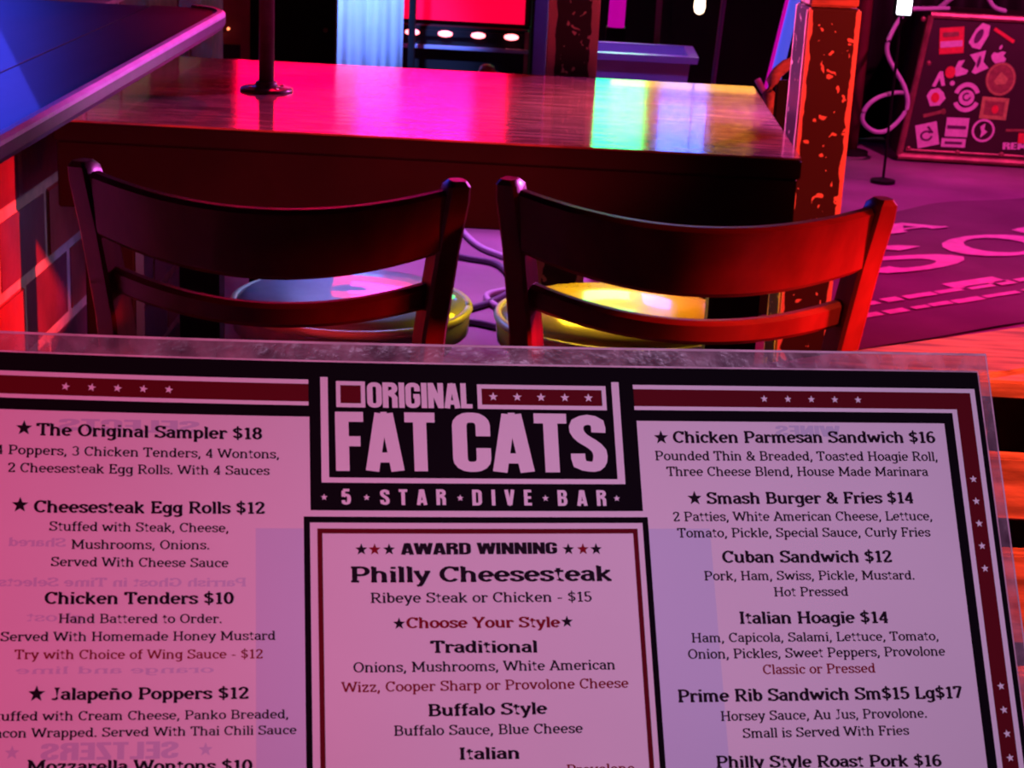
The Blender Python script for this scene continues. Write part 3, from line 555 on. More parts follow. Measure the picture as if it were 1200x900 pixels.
# chair-back like folded chair behind the right post
t = empty('folded_chair', (0.452, 3.42, 0), R(8)); tag(t, 'folded dark chair with a rounded red-lit frame tucked behind the right post', 'chair')
def hoop(xc, w_, z1, y, r):
    p = [(xc-w_/2, y, 0.0), (xc-w_/2, y, 0.3), (xc-w_/2, y, z1-0.06)] + [(xc - (w_/2)*cos(R(a)), y, z1-0.06+0.06*sin(R(a))) for a in range(20, 161, 20)] + [(xc+w_/2, y, z1-0.06), (xc+w_/2, y, 0.3), (xc+w_/2, y, 0.0)]
    return p
bm = bmesh.new(); tube(bm, hoop(0.0, 0.11, 0.80, 0.0, 0.011), 0.012, 8); obj('rear_frame', bm, M['rawwood'], t, smooth=True)
obj('folded_seat', B(-0.045, 0.014, 0.30, 0.045, 0.035, 0.76), M['black'], t, bevel=0.004)
obj('backrest', B(-0.043, -0.008, 0.55, 0.043, 0.006, 0.765), M['black'], t, bevel=0.003)
bm = bmesh.new(); tube(bm, [(-0.045, 0.052, 0.0), (-0.045, 0.052, 0.73)], 0.010, 8); tube(bm, [(0.045, 0.052, 0.0), (0.045, 0.052, 0.73)], 0.010, 8)
obj('front_frame', bm, M['black'], t, smooth=True)

# ================================================================ NEAR RIGHT: SLATTED WOODEN TABLE
t = empty('slatted_bench', (0.8, 1.7, 0)); tag(t, 'rough wooden bench end glowing red with open slatted side, right of the menu', 'bench')
def prism(pts, z0, z1):
    bm = bmesh.new(); lo = [bm.verts.new((x, y, z0)) for x, y in pts]; hi = [bm.verts.new((x, y, z1)) for x, y in pts]; n = len(pts)
    bm.faces.new(lo[::-1]); bm.faces.new(hi)
    for i in range(n): bm.faces.new((lo[i], lo[(i+1) % n], hi[(i+1) % n], hi[i]))
    return bm
ox, oy = 0.8, 1.7
def off(p): return [(x-ox, y-oy) for x, y in p]
obj('top_board', prism(off([(0.15, 1.505), (0.15, 1.520), (1.25, 2.227), (1.25, 2.10), (0.42, 1.566), (0.37, 1.5445), (0.30, 1.5405)]), 0.742, 0.760), M['rawwood'], t, bevel=0.002)
obj('top_board', prism(off([(0.375, 1.5405), (0.405, 1.5515), (1.25, 2.095), (1.25, 1.90), (0.62, 1.5425)]), 0.741, 0.758), M['rawwood'], t, bevel=0.002)
obj('top_board', prism(off([(0.645, 1.5405), (1.25, 1.895), (1.25, 1.541)]), 0.742, 0.759), M['rawwood'], t, bevel=0.002)
obj('end_board', B(-0.46, -0.155, 0.624, 0.45, -0.135, 0.684), M['rawwood'], t, bevel=0.002)
obj('end_board', B(-0.46, -0.155, 0.500, 0.45, -0.135, 0.590), M['rawwood'], t, bevel=0.002)
obj('end_board', B(-0.46, -0.155, 0.380, 0.45, -0.135, 0.470), M['rawwood'], t, bevel=0.002)
for x in (-0.47, 0.35):
    obj('leg', B(x, -0.134, 0.0, x+0.08, -0.094, 0.7405), M['rawwood'], t, bevel=0.002)
    obj('leg', B(0.35 if x > 0 else 0.25, 0.15 if x < 0 else 0.05, 0.0, 0.43 if x > 0 else 0.33, 0.19 if x < 0 else 0.09, 0.7405), M['rawwood'], t, bevel=0.002)
obj('inner_panel', B(-0.38, -0.085, 0.10, 0.45, -0.075, 0.7405), M['black'], t)  # black sheet added behind the slats so the gaps read as shade

# table we sit at, just below the frame, the menu stands on it
t = empty('bar_table', (0.0, 0.15, 0)); tag(t, 'dark bar table the menu is held over, below the picture edge', 'table')
obj('table_top', B(-0.55, -0.3, 0.862, 0.45, 0.33, 0.886), M['black'], t, bevel=0.003)
obj('column', lathe(bmesh.new(), [(0.035, 0.03), (0.035, 0.86)], n=24), M['black'], t, smooth=True)
obj('foot', lathe(bmesh.new(), [(0.27, 0.0), (0.27, 0.012), (0.05, 0.03)], n=40), M['black'], t)

# ================================================================ FLOOR MAT
MO = Vector((0.957, 5.039)); ma_ = R(36)
def on_mat(a, b, z=0.008): return (MO.x + a*cos(ma_) - b*sin(ma_), MO.y + a*sin(ma_) + b*cos(ma_), z)
t = empty('floor_mat', (MO.x, MO.y, 0)); tag(t, 'dark printed floor mat with large pale letters, right of the tables', 'mat')
def on_mat_l(a, b, z=0.008): p = on_mat(a, b, z); return (p[0]-MO.x, p[1]-MO.y, p[2])
bm = bmesh.new(); nx, ny = 40, 20; g = []
for i in range(nx+1):
    g.append([bm.verts.new(on_mat_l(-0.62+2.25*i/nx, -0.53+1.18*j/ny + (0.03*sin(i*0.5) if j == ny else 0), 0.006+0.0012*sin(i*0.9)*cos(j*0.7))) for j in range(ny+1)])
for i in range(nx):
    for j in range(ny): bm.faces.new((g[i][j], g[i+1][j], g[i+1][j+1], g[i][j+1]))
o = obj('mat_cloth', bm, M['mat'], t, smooth=True)
ink = Ink()
for w_, a in (('S', (-0.03, -0.01, 0.40, -0.01, 0.275)), ('O', (0.42, 0.0, 0.84, 0.0, 0.25)), ('T', (0.86, 0.0, 1.16, 0.0, 0.265)), ('A', (0.42, 0.375, 0.68, 0.375, 0.11))):
    ik = Ink()
    if w_ == 'S': G['s_plain'] = (52, G['S'][1][:1]); ik.text(['s_plain'], *a, 'B')
    else: ik.text(w_, *a, 'B')
    ik.build('letter', M['mat_print'], lambda p, q: on_mat_l(p, q, 0.0095), t, (0, 0, 0.0002))
x = -0.42
rnd = random.Random(3)
while x < 1.3:
    l = rnd.uniform(0.04, 0.13); ink.rect(x, -0.235+rnd.uniform(-.004,.004), x+l, -0.205+rnd.uniform(-.004,.004)); x += l + rnd.uniform(0.008, 0.03)
x = -0.44
while x < 1.3:
    l = rnd.uniform(0.05, 0.15); ink.rect(x, -0.325+rnd.uniform(-.004,.004), x+l, -0.298+rnd.uniform(-.004,.004)); x += l + rnd.uniform(0.008, 0.025)
ink.rect(0.08, -0.215, 0.29, -0.155)
o = ink.build('small_print', M['mat_print'], lambda a, b: on_mat_l(a, b, 0.0095), t); o['kind'] = 'stuff'

# cables on the floor between the chairs
for k, (pts, mt, lb) in enumerate((
    ([(-0.34, 5.6), (-0.22, 5.15), (-0.10, 4.95), (-0.06, 4.7), (-0.16, 4.55), (-0.05, 4.35), (0.1, 4.3)], 'cable', 'pale looped cable on the violet floor between the two chairs'),
    ([(-0.50, 5.3), (-0.28, 5.0), (-0.14, 4.9), (-0.10, 4.62), (-0.22, 4.4), (-0.4, 4.35)], 'cable_dark', 'grey-blue curling cable on the floor seen between the chairs'),
    ([(-0.4, 4.22), (-0.2, 4.30), (-0.06, 4.24), (0.12, 4.32)], 'cable_dark', 'short dark cable across the floor just above the menu edge'))):
    P = catmull([(a, b, 0.009) for a, b in pts], 8)
    bm = bmesh.new(); tube(bm, P, 0.009, 6); o = obj('floor_cable', bm, M[mt], None, smooth=True); tag(o, lb, 'cable')

# ================================================================ STICKERED CASE
t = empty('flight_case', (1.335, 6.98, 0), R(-2)); tag(t, 'dark red flight case covered in pale stickers on the floor, upper right', 'case')
S_ = 0.00332
bm = bmesh.new(); W_, Hh = 0.86, 0.565
vs = [(0, 0, 0.012), (W_, 0, 0.012), (W_, 0.42, 0.012), (0, 0.42, 0.012), (0.075, 0.07, Hh), (W_+0.02, 0.07, Hh), (W_+0.02, 0.40, Hh), (0.075, 0.40, Hh)]
v = [bm.verts.new(p) for p in vs]
for f in ((3,2,1,0),(4,5,6,7),(0,1,5,4),(1,2,6,5),(2,3,7,6),(3,0,4,7)): bm.faces.new([v[i] for i in f])
obj('shell', bm, M['case'], t, bevel=0.006)
def cf(px, py, d=0.004):            # photo-measured sticker offsets turned into metres on the sloping front panel
    x = (px-1050)*S_; z = 0.012 + (191 - (py - 0.05*(px-1050)))*S_
    return (x + 0.006, 0.07*(z-0.012)/(Hh-0.012) - d, z)
def bar(name, p, q, r, m_): bm = bmesh.new(); tube(bm, [p, q], r, 8); return obj(name, bm, m_, t)
bar('edge_trim', (0.0, 0, 0.02), (W_, 0, 0.02), 0.014, M['case_edge']); bar('edge_trim', (0.075, 0.07, Hh-0.006), (W_+0.02, 0.07, Hh-0.006), 0.014, M['case_edge'])
bar('edge_trim', (0.004, 0.0, 0.02), (0.077, 0.07, Hh-0.01), 0.013, M['case_edge'])
bar('edge_trim', (0.03, 0.008, 0.045), (W_, 0.008, 0.045), 0.006, M['case_edge'])
for px, py in ((1063, 32), (1140, 31), (1190, 33), (1060, 180), (1117, 184), (1168, 186), (1074, 82)):
    p = cf(px, py, 0.0); bm = bmesh.new(); bmesh.ops.create_icosphere(bm, subdivisions=2, radius=0.010); o = obj('rivet', bm, M['case_edge'], t, smooth=True); o.location = p; o.scale = (1, 0.5, 1)
def flat(pts, name, m_, d, parent=None):
    ink = Ink(); ink.poly(pts) if isinstance(pts, list) else None
    return ink.build(name, m_, lambda a, b: cf(a, b, d), parent or t)
M['st_w'] = mat('pale_sticker', (0.85, 0.62, 0.78), 0.5, noise=0.15, nscale=60)
M['st_r'] = mat('red_sticker', (0.85, 0.05, 0.06), 0.5, noise=0.2, nscale=60)
M['st_y'] = mat('yellow_sticker', (0.60, 0.50, 0.14), 0.5, noise=0.3, nscale=60)
M['st_b'] = mat('brown_sticker', (0.34, 0.15, 0.08), 0.5, noise=0.3, nscale=60)
M['st_d'] = mat('dark_sticker_print', (0.12, 0.03, 0.12), 0.5, noise=0.2, nscale=60)
def rotp(cx_, cy_, w_, h_, a): return [(cx_+x*cos(R(a))-y*sin(R(a)), cy_+x*sin(R(a))+y*cos(R(a))) for x, y in ((-w_/2,-h_/2),(w_/2,-h_/2),(w_/2,h_/2),(-w_/2,h_/2))]
def ell(cx_, cy_, rx, ry, n=20, rot=0): return [(cx_+rx*cos(2*pi*k/n)*cos(R(rot))-ry*sin(2*pi*k/n)*sin(R(rot)), cy_+rx*cos(2*pi*k/n)*sin(R(rot))+ry*sin(2*pi*k/n)*cos(R(rot))) for k in range(n)]
def ringp(ink, cx_, cy_, rx, ry, w_, a0=0, a1=360): ink.ribbon([(cx_+rx*cos(R(a0+(a1-a0)*k/24)), cy_+ry*sin(R(a0+(a1-a0)*k/24))) for k in range(25)], w_/2, w_/2)
def sticker(shapes, label):
    """shapes: (material key, [polygons]) from the backing up; backing is the part, prints are its sub-parts"""
    base = None
    for i, (mk, polys) in enumerate(shapes):
        ink = Ink()
        for p in polys:
            if isinstance(p, tuple): ringp(ink, *p)
            else: ink.poly(p)
        o = ink.build('sticker' if base is None else 'sticker_print', M[mk], lambda a, b, i=i: cf(a, b, 0.0035+0.0012*i), t if base is None else base)
        if base is None: base = o; o['label'] = label
sticker([('st_r', [rotp(1097.5, 56, 28, 30, -4)]), ('st_w', [rotp(1097.5, 60, 25, 7, -4)]), ('st_b', [rotp(1096, 49, 18, 5, -4)])], 'red square sticker with a pale band')
sticker([('st_w', [[(1122, 64), (1117, 58), (1124, 43), (1131, 36), (1140, 39), (1139, 50), (1131, 66)]]), ('st_d', [ell(1128, 51, 4, 9, 12, 25)])], 'pale bottle-shaped sticker')
sticker([('st_r', [rotp(1157, 50, 28, 4, 32)])], 'thin red slanting strip')
sticker([('st_w', [[(1120, 72), (1138, 67), (1136, 80), (1143, 87), (1128, 94), (1124, 92), (1128, 82)]]), ('st_d', [ell(1131, 80, 2, 7, 10, 10)])], 'pale bow-tie shaped sticker')
ap = [(1147, 69), (1152, 70), (1156, 68), (1161, 69), (1158.5, 73), (1162, 77), (1159, 82), (1154, 82), (1150, 82), (1146, 78), (1144.5, 73)]
sticker([('st_w', [ap, ell(1154.5, 63.5, 1.5, 3, 8, 25)])], 'pale apple-shaped sticker with a bite out of it')
ink_a = [[(1080, 108), (1087, 91), (1091, 91), (1095, 107), (1091, 108), (1088, 99), (1084, 109)], ell(1103, 104.5, 3, 3, 8), [(1104, 88), (1108, 79), (1115, 78), (1111, 86), (1120, 90), (1118, 94), (1106, 97)]]
sticker([('st_w', ink_a), ('st_r', [ell(1099.5, 92, 6, 7, 12)])], 'pale letter-like sticker with a red disc')
sticker([('st_b', [ell(1158, 99.5, 17.5, 19.5, 28)]), ('st_y', [(1158, 99.5, 15.5, 17.5, 1.6)]), ('st_y', [[(1150, 102), (1158, 91), (1166, 99), (1164, 105), (1153, 106)]])], 'round brown badge sticker with a yellow centre')
sticker([('st_w', [[(1075, 119), (1079, 112), (1088, 110), (1094, 115), (1097, 122), (1091, 130), (1080, 131)]]), ('st_r', [ell(1085, 121, 5, 6, 10)])], 'pale blob sticker with a red middle')
sticker([('st_w', [(1121, 121, 13, 15, 5, 200, 340), (1121, 122, 13, 13, 5, 20, 160)]), ('st_w', [ell(1121, 121, 9, 9, 16)]), ('st_d', [(1121, 120, 4, 4, 2, 0, 300)])], 'pale oval sticker of two arcs round a disc')
sticker([('st_y', [rotp(1154, 133, 31, 25, 4)]), ('st_b', [rotp(1154, 133, 23, 16, 4)]), ('st_r', [ell(1155, 134, 4, 5, 10)])], 'yellow framed rectangular sticker')
sticker([('st_b', [rotp(1085, 139.5, 24, 4, -14), ell(1096, 137, 3, 3.5, 10)])], 'brown match-shaped sticker')
sticker([('st_w', [rotp(1080, 164, 25, 27, -12)]), ('st_d', [(1079, 165, 6, 5, 2.4, 0, 320), rotp(1083, 158, 10, 2.5, 50)])], 'pale square sticker with dark squiggle')
sticker([('st_w', [rotp(1113.5, 155, 26, 22, 2), rotp(1111, 173, 28, 10, 2)]), ('st_d', [rotp(1113, 155, 22, 4, 2), rotp(1111, 173, 20, 3, 2)])], 'pale stacked label sticker')
sticker([('st_w', [(1144, 158.5, 12, 12, 2.6)]), ('st_w', [[(1140, 154), (1146, 150), (1145, 157), (1149, 160), (1141, 167), (1142, 160)]])], 'pale ring sticker with a small mark')
sticker([('st_r', [rotp(1199, 46, 16, 10, 0)]), ('st_w', [rotp(1199, 59, 18, 7, -5)])], 'red and pale sticker near the lid')
sticker([('st_w', [rotp(1198, 75, 26, 19, 3)]), ('st_d', [(1191, 71.5, 3, 3, 2), (1191, 78, 3.4, 3, 2), rotp(1200, 75, 2.4, 13, 3), rotp(1202.5, 69.5, 6, 2, 3), rotp(1202.5, 75, 5, 2, 3), rotp(1202.5, 80.5, 6, 2, 3)])], 'pale sticker lettered BE')
sticker([('st_b', [rotp(1195, 158, 50, 3, 0)]), ('st_r', [rotp(1198, 167, 26, 12, 0)])], 'red and brown strip sticker')
ik = Ink(); ik.text('REMAX', 1168, -180, 1216, -180, 8, 'H'); o = ik.build('sticker', M['st_w'], lambda a, b: cf(a, -b, 0.0045), t); o['label'] = 'pale cut-out lettering sticker'
# white cable curling beside the case
P = catmull([(1.50, 7.15, 0.577), (1.40, 7.06, 0.580), (1.31, 6.98, 0.575), (1.245, 6.9, 0.50), (1.235, 6.88, 0.42), (1.31, 6.86, 0.30), (1.325, 6.86, 0.22), (1.27, 6.85, 0.145), (1.215, 6.85, 0.13), (1.165, 6.85, 0.165), (1.17, 6.86, 0.215), (1.215, 6.88, 0.255), (1.30, 6.99, 0.262), (1.352, 7.08, 0.25)], 8)
bm = bmesh.new(); tube(bm, P, 0.0085, 8); tag(obj('hanging_cable', bm, M['cable'], None, smooth=True), 'pale lavender cable curling in an S beside the stickered case', 'cable')

# ================================================================ BACKGROUND THINGS
# curtain
t = empty('stage_curtain', (-0.655, 6.05, 0)); tag(t, 'narrow pale curtain lit bright blue behind the table', 'curtain')
bm = bmesh.new(); n = 48; lo = []; hi = []
for i in range(n+1):
    x = -0.125 + 0.25*i/n; y = 0.012*sin(i*0.30)+0.005*sin(i*0.83)
    lo.append(bm.verts.new((x, y, 0.02))); hi.append(bm.verts.new((x, y, 1.06)))
for i in range(n): bm.faces.new((lo[i], lo[i+1], hi[i+1], hi[i]))
o = obj('cloth', bm, M['curtain'], t, smooth=True); md = o.modifiers.new('s', 'SOLIDIFY'); md.thickness = 0.004
bm = bmesh.new(); tube(bm, [(-0.16, 0, 1.07), (0.16, 0, 1.07)], 0.011, 8); obj('rod', bm, M['metal'], t)
for s in (-1, 1): bm = bmesh.new(); tube(bm, [(s*0.155, 0.0, 1.06), (s*0.155, 0.0, 0.0)], 0.012, 8); obj('upright', bm, M['black'], t)
# red lit cabinet
t = empty('lit_cabinet', (-0.325, 6.2, 0)); tag(t, 'dark cabinet with a glowing red panel above a row of red lamps', 'cabinet')
obj('carcass', B(-0.235, 0.0, 0.0, 0.215, 0.4, 0.515), M['black'], t, bevel=0.004)
obj('hood', B(-0.235, 0.06, 0.516, 0.215, 0.4, 1.05), M['black'], t, bevel=0.004)
obj('red_panel', B(-0.225, 0.045, 0.530, 0.195, 0.06, 1.02), M['red_light'], t)['label'] = 'glowing red backlit panel'
obj('shelf', B(-0.235, -0.03, 0.44, 0.215, -0.001, 0.452), M['tote'], t, bevel=0.002)
st = obj('lamp_strip', B(-0.225, -0.012, 0.482, 0.20, -0.001, 0.502), M['black'], t)
for k in range(4):
    bm = bmesh.new(); bmesh.ops.create_icosphere(bm, subdivisions=2, radius=1.0); o = obj('red_lamp', bm, M['led'], st, smooth=True); o.location = (-0.185+0.113*k, -0.014, 0.492); o.scale = (0.026, 0.010, 0.011)
obj('corner_trim', B(0.20, -0.006, 0.0, 0.214, -0.0005, 0.51), M['case_edge'], t)
# small red bottle shape on the low box
t = empty('cup', (-0.235, 5.4, 0.0));
# purple box in front
bx_ = empty('low_box', (-0.26, 5.75, 0)); tag(bx_, 'low dark box with a violet-lit lid in front of the red-lit cabinet', 'box')
obj('body', B(-0.22, -0.14, 0, 0.20, 0.14, 0.36), M['black'], bx_, bevel=0.004); obj('lid', B(-0.225, -0.145, 0.361, 0.205, 0.145, 0.385), M['tote'], bx_, bevel=0.004)
t.location = (-0.23, 5.72, 0.386); tag(t, 'small red round-topped cup on the low box behind the table', 'cup')
obj('bowl', lathe(bmesh.new(), [(0.018, 0.0), (0.026, 0.02), (0.028, 0.05), (0.022, 0.066), (0.01, 0.072)], n=20), M['st_r'], t, smooth=True)
obj('handle', tube(bmesh.new(), [(0.026, 0, 0.05), (0.042, 0, 0.045), (0.042, 0, 0.022), (0.026, 0, 0.018)], 0.004, 6), M['st_r'], t)
al = empty('amber_lamp', (-0.105, 5.66, 0.386)); tag(al, 'tiny orange lamp pair on the low box left of the middle post', 'lamp')
obj('base', B(-0.03, -0.012, 0, 0.03, 0.012, 0.012), M['black'], al)
for x in (-0.016, 0.014):
    bm = bmesh.new(); bmesh.ops.create_icosphere(bm, subdivisions=2, radius=1.0); o = obj('bulb', bm, M['amber'], al, smooth=True); o.location = (x, 0, 0.020); o.scale = (0.014, 0.009, 0.008)
# black divider behind the pole
t = empty('booth_divider', (-0.60, 4.2, 0)); tag(t, 'tall matt black booth divider directly behind the iron pole', 'divider')
obj('panel', B(-0.125, 0, 0, 0.075, 0.04, 0.86), M['black'], t, bevel=0.003); obj('cap', B(-0.13, -0.005, 0.861, 0.08, 0.045, 0.88), M['black'], t)
obj('screw', lathe(bmesh.new(), [(0.006, 0), (0.004, 0.004)], n=10), M['case_edge'], t, loc=(0.052, 0.0, 0.72), rot=(R(90), 0, 0))
# dim wall cabinet left with fairy lights
t = empty('dim_cabinet', (-1.27, 5.6, 0)); tag(t, 'dim maroon cabinet in the far left beyond the ledge tip', 'cabinet')
M['maroon'] = mat('maroon_boards', (0.22, 0.03, 0.035), 0.6, noise=0.4, nscale=6, bump=0.2)
obj('body', B(-0.25, 0, 0, 0.32, 0.3, 1.0), M['maroon'], t, bevel=0.005)
obj('plinth', B(-0.255, -0.01, 0, 0.325, 0.31, 0.10), M['black'], t)
obj('dark_hatch', B(0.19, -0.012, 0.445, 0.275, -0.001, 0.495), M['black'], t)
fl = empty('fairy_lights', (-1.113, 5.58, 0.40)); tag(fl, 'short string of tiny orange bulbs on the dim maroon cabinet', 'string light')
pts = [(0.005, 0.0, 0.065), (0.025, 0.0, 0.115), (0.055, 0.0, 0.128), (0.085, 0.0, 0.145), (-0.01, 0.0, 0.01), (-0.025, 0, -0.005)]
obj('wire', tube(bmesh.new(), [pts[5], pts[4], pts[0], pts[1], pts[2], pts[3]], 0.002, 5), M['black'], fl)
for p, s in zip(pts, (1.0, 1.6, 1.2, 0.9, 0.8, 0.8)):
    bm = bmesh.new(); bmesh.ops.create_icosphere(bm, subdivisions=1, radius=0.006*s); o = obj('bulb', bm, M['amber'], fl, smooth=True); o.location = (p[0], p[1]-0.006, p[2])
# upright trim beside the middle post
o = obj('slim_column', B(-0.075, 4.9, 0, -0.028, 4.94, 0.95), mat('grey_violet_paint', (0.16, 0.10, 0.16), 0.5, noise=0.2), None, bevel=0.003); tag(o, 'slim grey violet upright just left of the middle timber post', 'column')
# plastic tote on a road box
t = empty('equipment_box', (0.24, 5.15, 0)); tag(t, 'black equipment box carrying the clear plastic tote', 'box')
obj('body', B(-0.18, -0.14, 0, 0.19, 0.16, 0.30), M['black'], t, bevel=0.004); obj('lid', B(-0.185, -0.145, 0.301, 0.195, 0.165, 0.325), M['black'], t, bevel=0.004)
t = empty('plastic_tote', (0.225, 5.15, 0.326)); tag(t, 'open violet-lit plastic tote with a wide rim behind the green reflection', 'tote')
bm = bmesh.new()
def rect_ring(w_, d_, z): return [bm.verts.new(p) for p in ((-w_, -d_, z), (w_, -d_, z), (w_, d_, z), (-w_, d_, z))]
rr_ = [rect_ring(*a) for a in ((0.115, 0.09, 0.0), (0.138, 0.115, 0.27), (0.138, 0.115, 0.272), (0.130, 0.107, 0.272), (0.108, 0.083, 0.008))]
for a, b in zip(rr_[:-1], rr_[1:]):
    for k in range(4): bm.faces.new((a[k], a[(k+1) % 4], b[(k+1) % 4], b[k]))
bm.faces.new(rr_[0][::-1]); bm.faces.new(rr_[-1])
obj('tub', bm, M['tote'], t)
bm = bmesh.new()
rr_ = [rect_ring(*a) for a in ((0.139, 0.116, 0.255), (0.155, 0.130, 0.255), (0.158, 0.133, 0.274), (0.131, 0.108, 0.275))]
for a, b in zip(rr_[:-1], rr_[1:]):
    for k in range(4): bm.faces.new((a[k], a[(k+1) % 4], b[(k+1) % 4], b[k]))
for k in range(4): bm.faces.new((rr_[-1][k], rr_[-1][(k+1) % 4], rr_[0][(k+1) % 4], rr_[0][k]))
obj('rim', bm, M['tote'], t)
obj('label_panel', B(-0.075, -0.118, 0.06, 0.075, -0.108, 0.19), mat('reddish_panel', (0.5, 0.16, 0.3), 0.4), t)['label'] = 'reddish panel on the tote front'
# speaker
t = empty('loudspeaker', (0.52, 5.9, 0)); tag(t, 'large black loudspeaker cabinet behind the right half of the table', 'speaker')
obj('cabinet', B(-0.20, 0, 0, 0.22, 0.4, 1.05), M['black'], t, bevel=0.006)
obj('grille', B(-0.17, -0.012, 0.35, 0.19, -0.001, 1.0), M['cable_dark'] if False else M['black'], t, bevel=0.004)
obj('horn', B(-0.12, -0.008, 0.10, 0.14, -0.001, 0.30), M['black'], t)
bm = bmesh.new(); tube(bm, [(-0.02, -0.03, 0.0), (0.03, -0.03, 1.0)], 0.008, 8); o = obj('slim_stand', bm, mat('violet_grey_metal', (0.2, 0.12, 0.26), 0.4, metal=0.5), None); o.location = (0.49, 5.8, 0); tag(o, 'faint slim violet stand leaning before the black loudspeaker', 'stand')
# magenta glow tube, warm pendant, white lamp
bm = bmesh.new(); tube(bm, [(0, 0, 0), (0.008, 0, 0.5)], 0.030, 12); o = obj('magenta_tube', bm, M['neon_magenta'], None, smooth=True); o.location = (0.195, 6.6, 0.50); tag(o, 'upright magenta light tube right of the middle post', 'light')
o = obj('tube_stand', B(0.16, 6.57, 0, 0.23, 6.64, 0.499), M['black'], None); tag(o, 'black block under the magenta light tube', 'stand')
t = empty('pendant_bulb', (0.395, 5.3, 0.69)); tag(t, 'warm white bulb hanging above the plastic tote at the top edge', 'lamp')
obj('bulb', lathe(bmesh.new(), [(0.004, 0.0), (0.013, 0.006), (0.017, 0.02), (0.015, 0.045), (0.010, 0.06)], n=20), M['warmlamp'], t, smooth=True)
obj('socket', lathe(bmesh.new(), [(0.011, 0.058), (0.012, 0.09), (0.004, 0.096)], n=16), M['black'], t); obj('cord', lathe(bmesh.new(), [(0.0025, 0.095), (0.0025, ZC-0.69)], n=8), M['black'], t)
# leaning neon tube
t = empty('leaning_tube_light', (0.585, 4.95, 0)); tag(t, 'blue light tube with a magenta edge leaning left of the right post', 'light')
bm = bmesh.new(); tube(bm, [(0.0, 0, 0.53), (0.075, 0, 1.02)], 0.017, 12); obj('blue_tube', bm, M['neon_blue'], t, smooth=True)
bm = bmesh.new(); tube(bm, [(-0.020, -0.01, 0.535), (0.055, -0.01, 1.02)], 0.005, 8); obj('magenta_edge', bm, M['neon_magenta'], t, smooth=True)
bm = bmesh.new(); tube(bm, [(-0.03, 0, 0.0), (-0.01, 0, 0.53)], 0.015, 8); obj('stem', bm, M['black'], t)
bm = bmesh.new(); tube(bm, [(-0.045, -0.01, 0.56), (-0.015, -0.015, 0.515), (0.03, -0.015, 0.52)], 0.009, 8); obj('clamp', bm, M['cable'], t, smooth=True)
obj('foot', B(-0.14, -0.1, 0, 0.08, 0.1, 0.02), M['black'], t)
# stand right of the post
t = empty('maroon_stand', (1.165, 7.08, 0)); tag(t, 'thin maroon-lit stand on round base between the right post and the case', 'stand')
obj('pole', lathe(bmesh.new(), [(0.028, 0.02), (0.028, 0.75), (0.02, 1.1)], n=16), M['maroon'], t, smooth=True); obj('base', lathe(bmesh.new(), [(0.07, 0), (0.07, 0.015), (0.03, 0.022)], n=24), M['black'], t)
# drape behind stand
t = empty('black_drape', (1.35, 7.45, 0)); tag(t, 'black drape hanging behind the stickered case', 'drape')
bm = bmesh.new(); lo = []; hi = []
for i in range(81):
    x = -0.75 + 2.0*i/80; y = 0.03*sin(i*0.9); lo.append(bm.verts.new((x, y, 0.01))); hi.append(bm.verts.new((x, y, 1.10)))
for i in range(80): bm.faces.new((lo[i], lo[i+1], hi[i+1], hi[i]))
o = obj('cloth', bm, M['black'], t, smooth=True); o.modifiers.new('s', 'SOLIDIFY').thickness = 0.004
bm = bmesh.new(); tube(bm, [(-0.78, 0, 1.11), (1.27, 0, 1.11)], 0.012, 8); obj('rod', bm, M['black'], t)
for x in (-0.77, 1.26): bm = bmesh.new(); tube(bm, [(x, 0, 0), (x, 0, 1.10)], 0.014, 8); obj('upright', bm, M['black'], t)
t = empty('work_lamp', (1.20, 6.50, 0)); tag(t, 'bright white lamp face at the top edge left of the case', 'lamp')
bm = B(-0.03, -0.02, 0.60, 0.035, 0.02, 0.74); obj('head', bm, M['black'], t, bevel=0.004); obj('lens', B(-0.022, -0.026, 0.608, 0.028, -0.0205, 0.73), M['whitelamp'], t, bevel=0.003)
obj('pole', lathe(bmesh.new(), [(0.005, 0.02), (0.005, 0.6)], n=10), M['black'], t); obj('base', lathe(bmesh.new(), [(0.045, 0.0), (0.045, 0.012), (0.01, 0.02)], n=20), M['black'], t)
# small lit coils resting on the case
for k, (pts, mt, lb) in enumerate((
    ([(1.46, 7.15, 0.575), (1.50, 7.12, 0.62), (1.58, 7.1, 0.70), (1.66, 7.12, 0.60), (1.72, 7.15, 0.578)], 'cable', 'pale cable loop lying over the top of the stickered case'),
    ([(1.86, 7.15, 0.575), (1.88, 7.12, 0.66), (1.93, 7.1, 0.70), (1.98, 7.14, 0.62), (2.0, 7.2, 0.577)], 'cable_dark', 'dim violet cable loop on the right of the case top'))):
    bm = bmesh.new(); tube(bm, catmull(pts, 8), 0.010, 8); tag(obj('cable_loop', bm, M[mt], None, smooth=True), lb, 'cable')

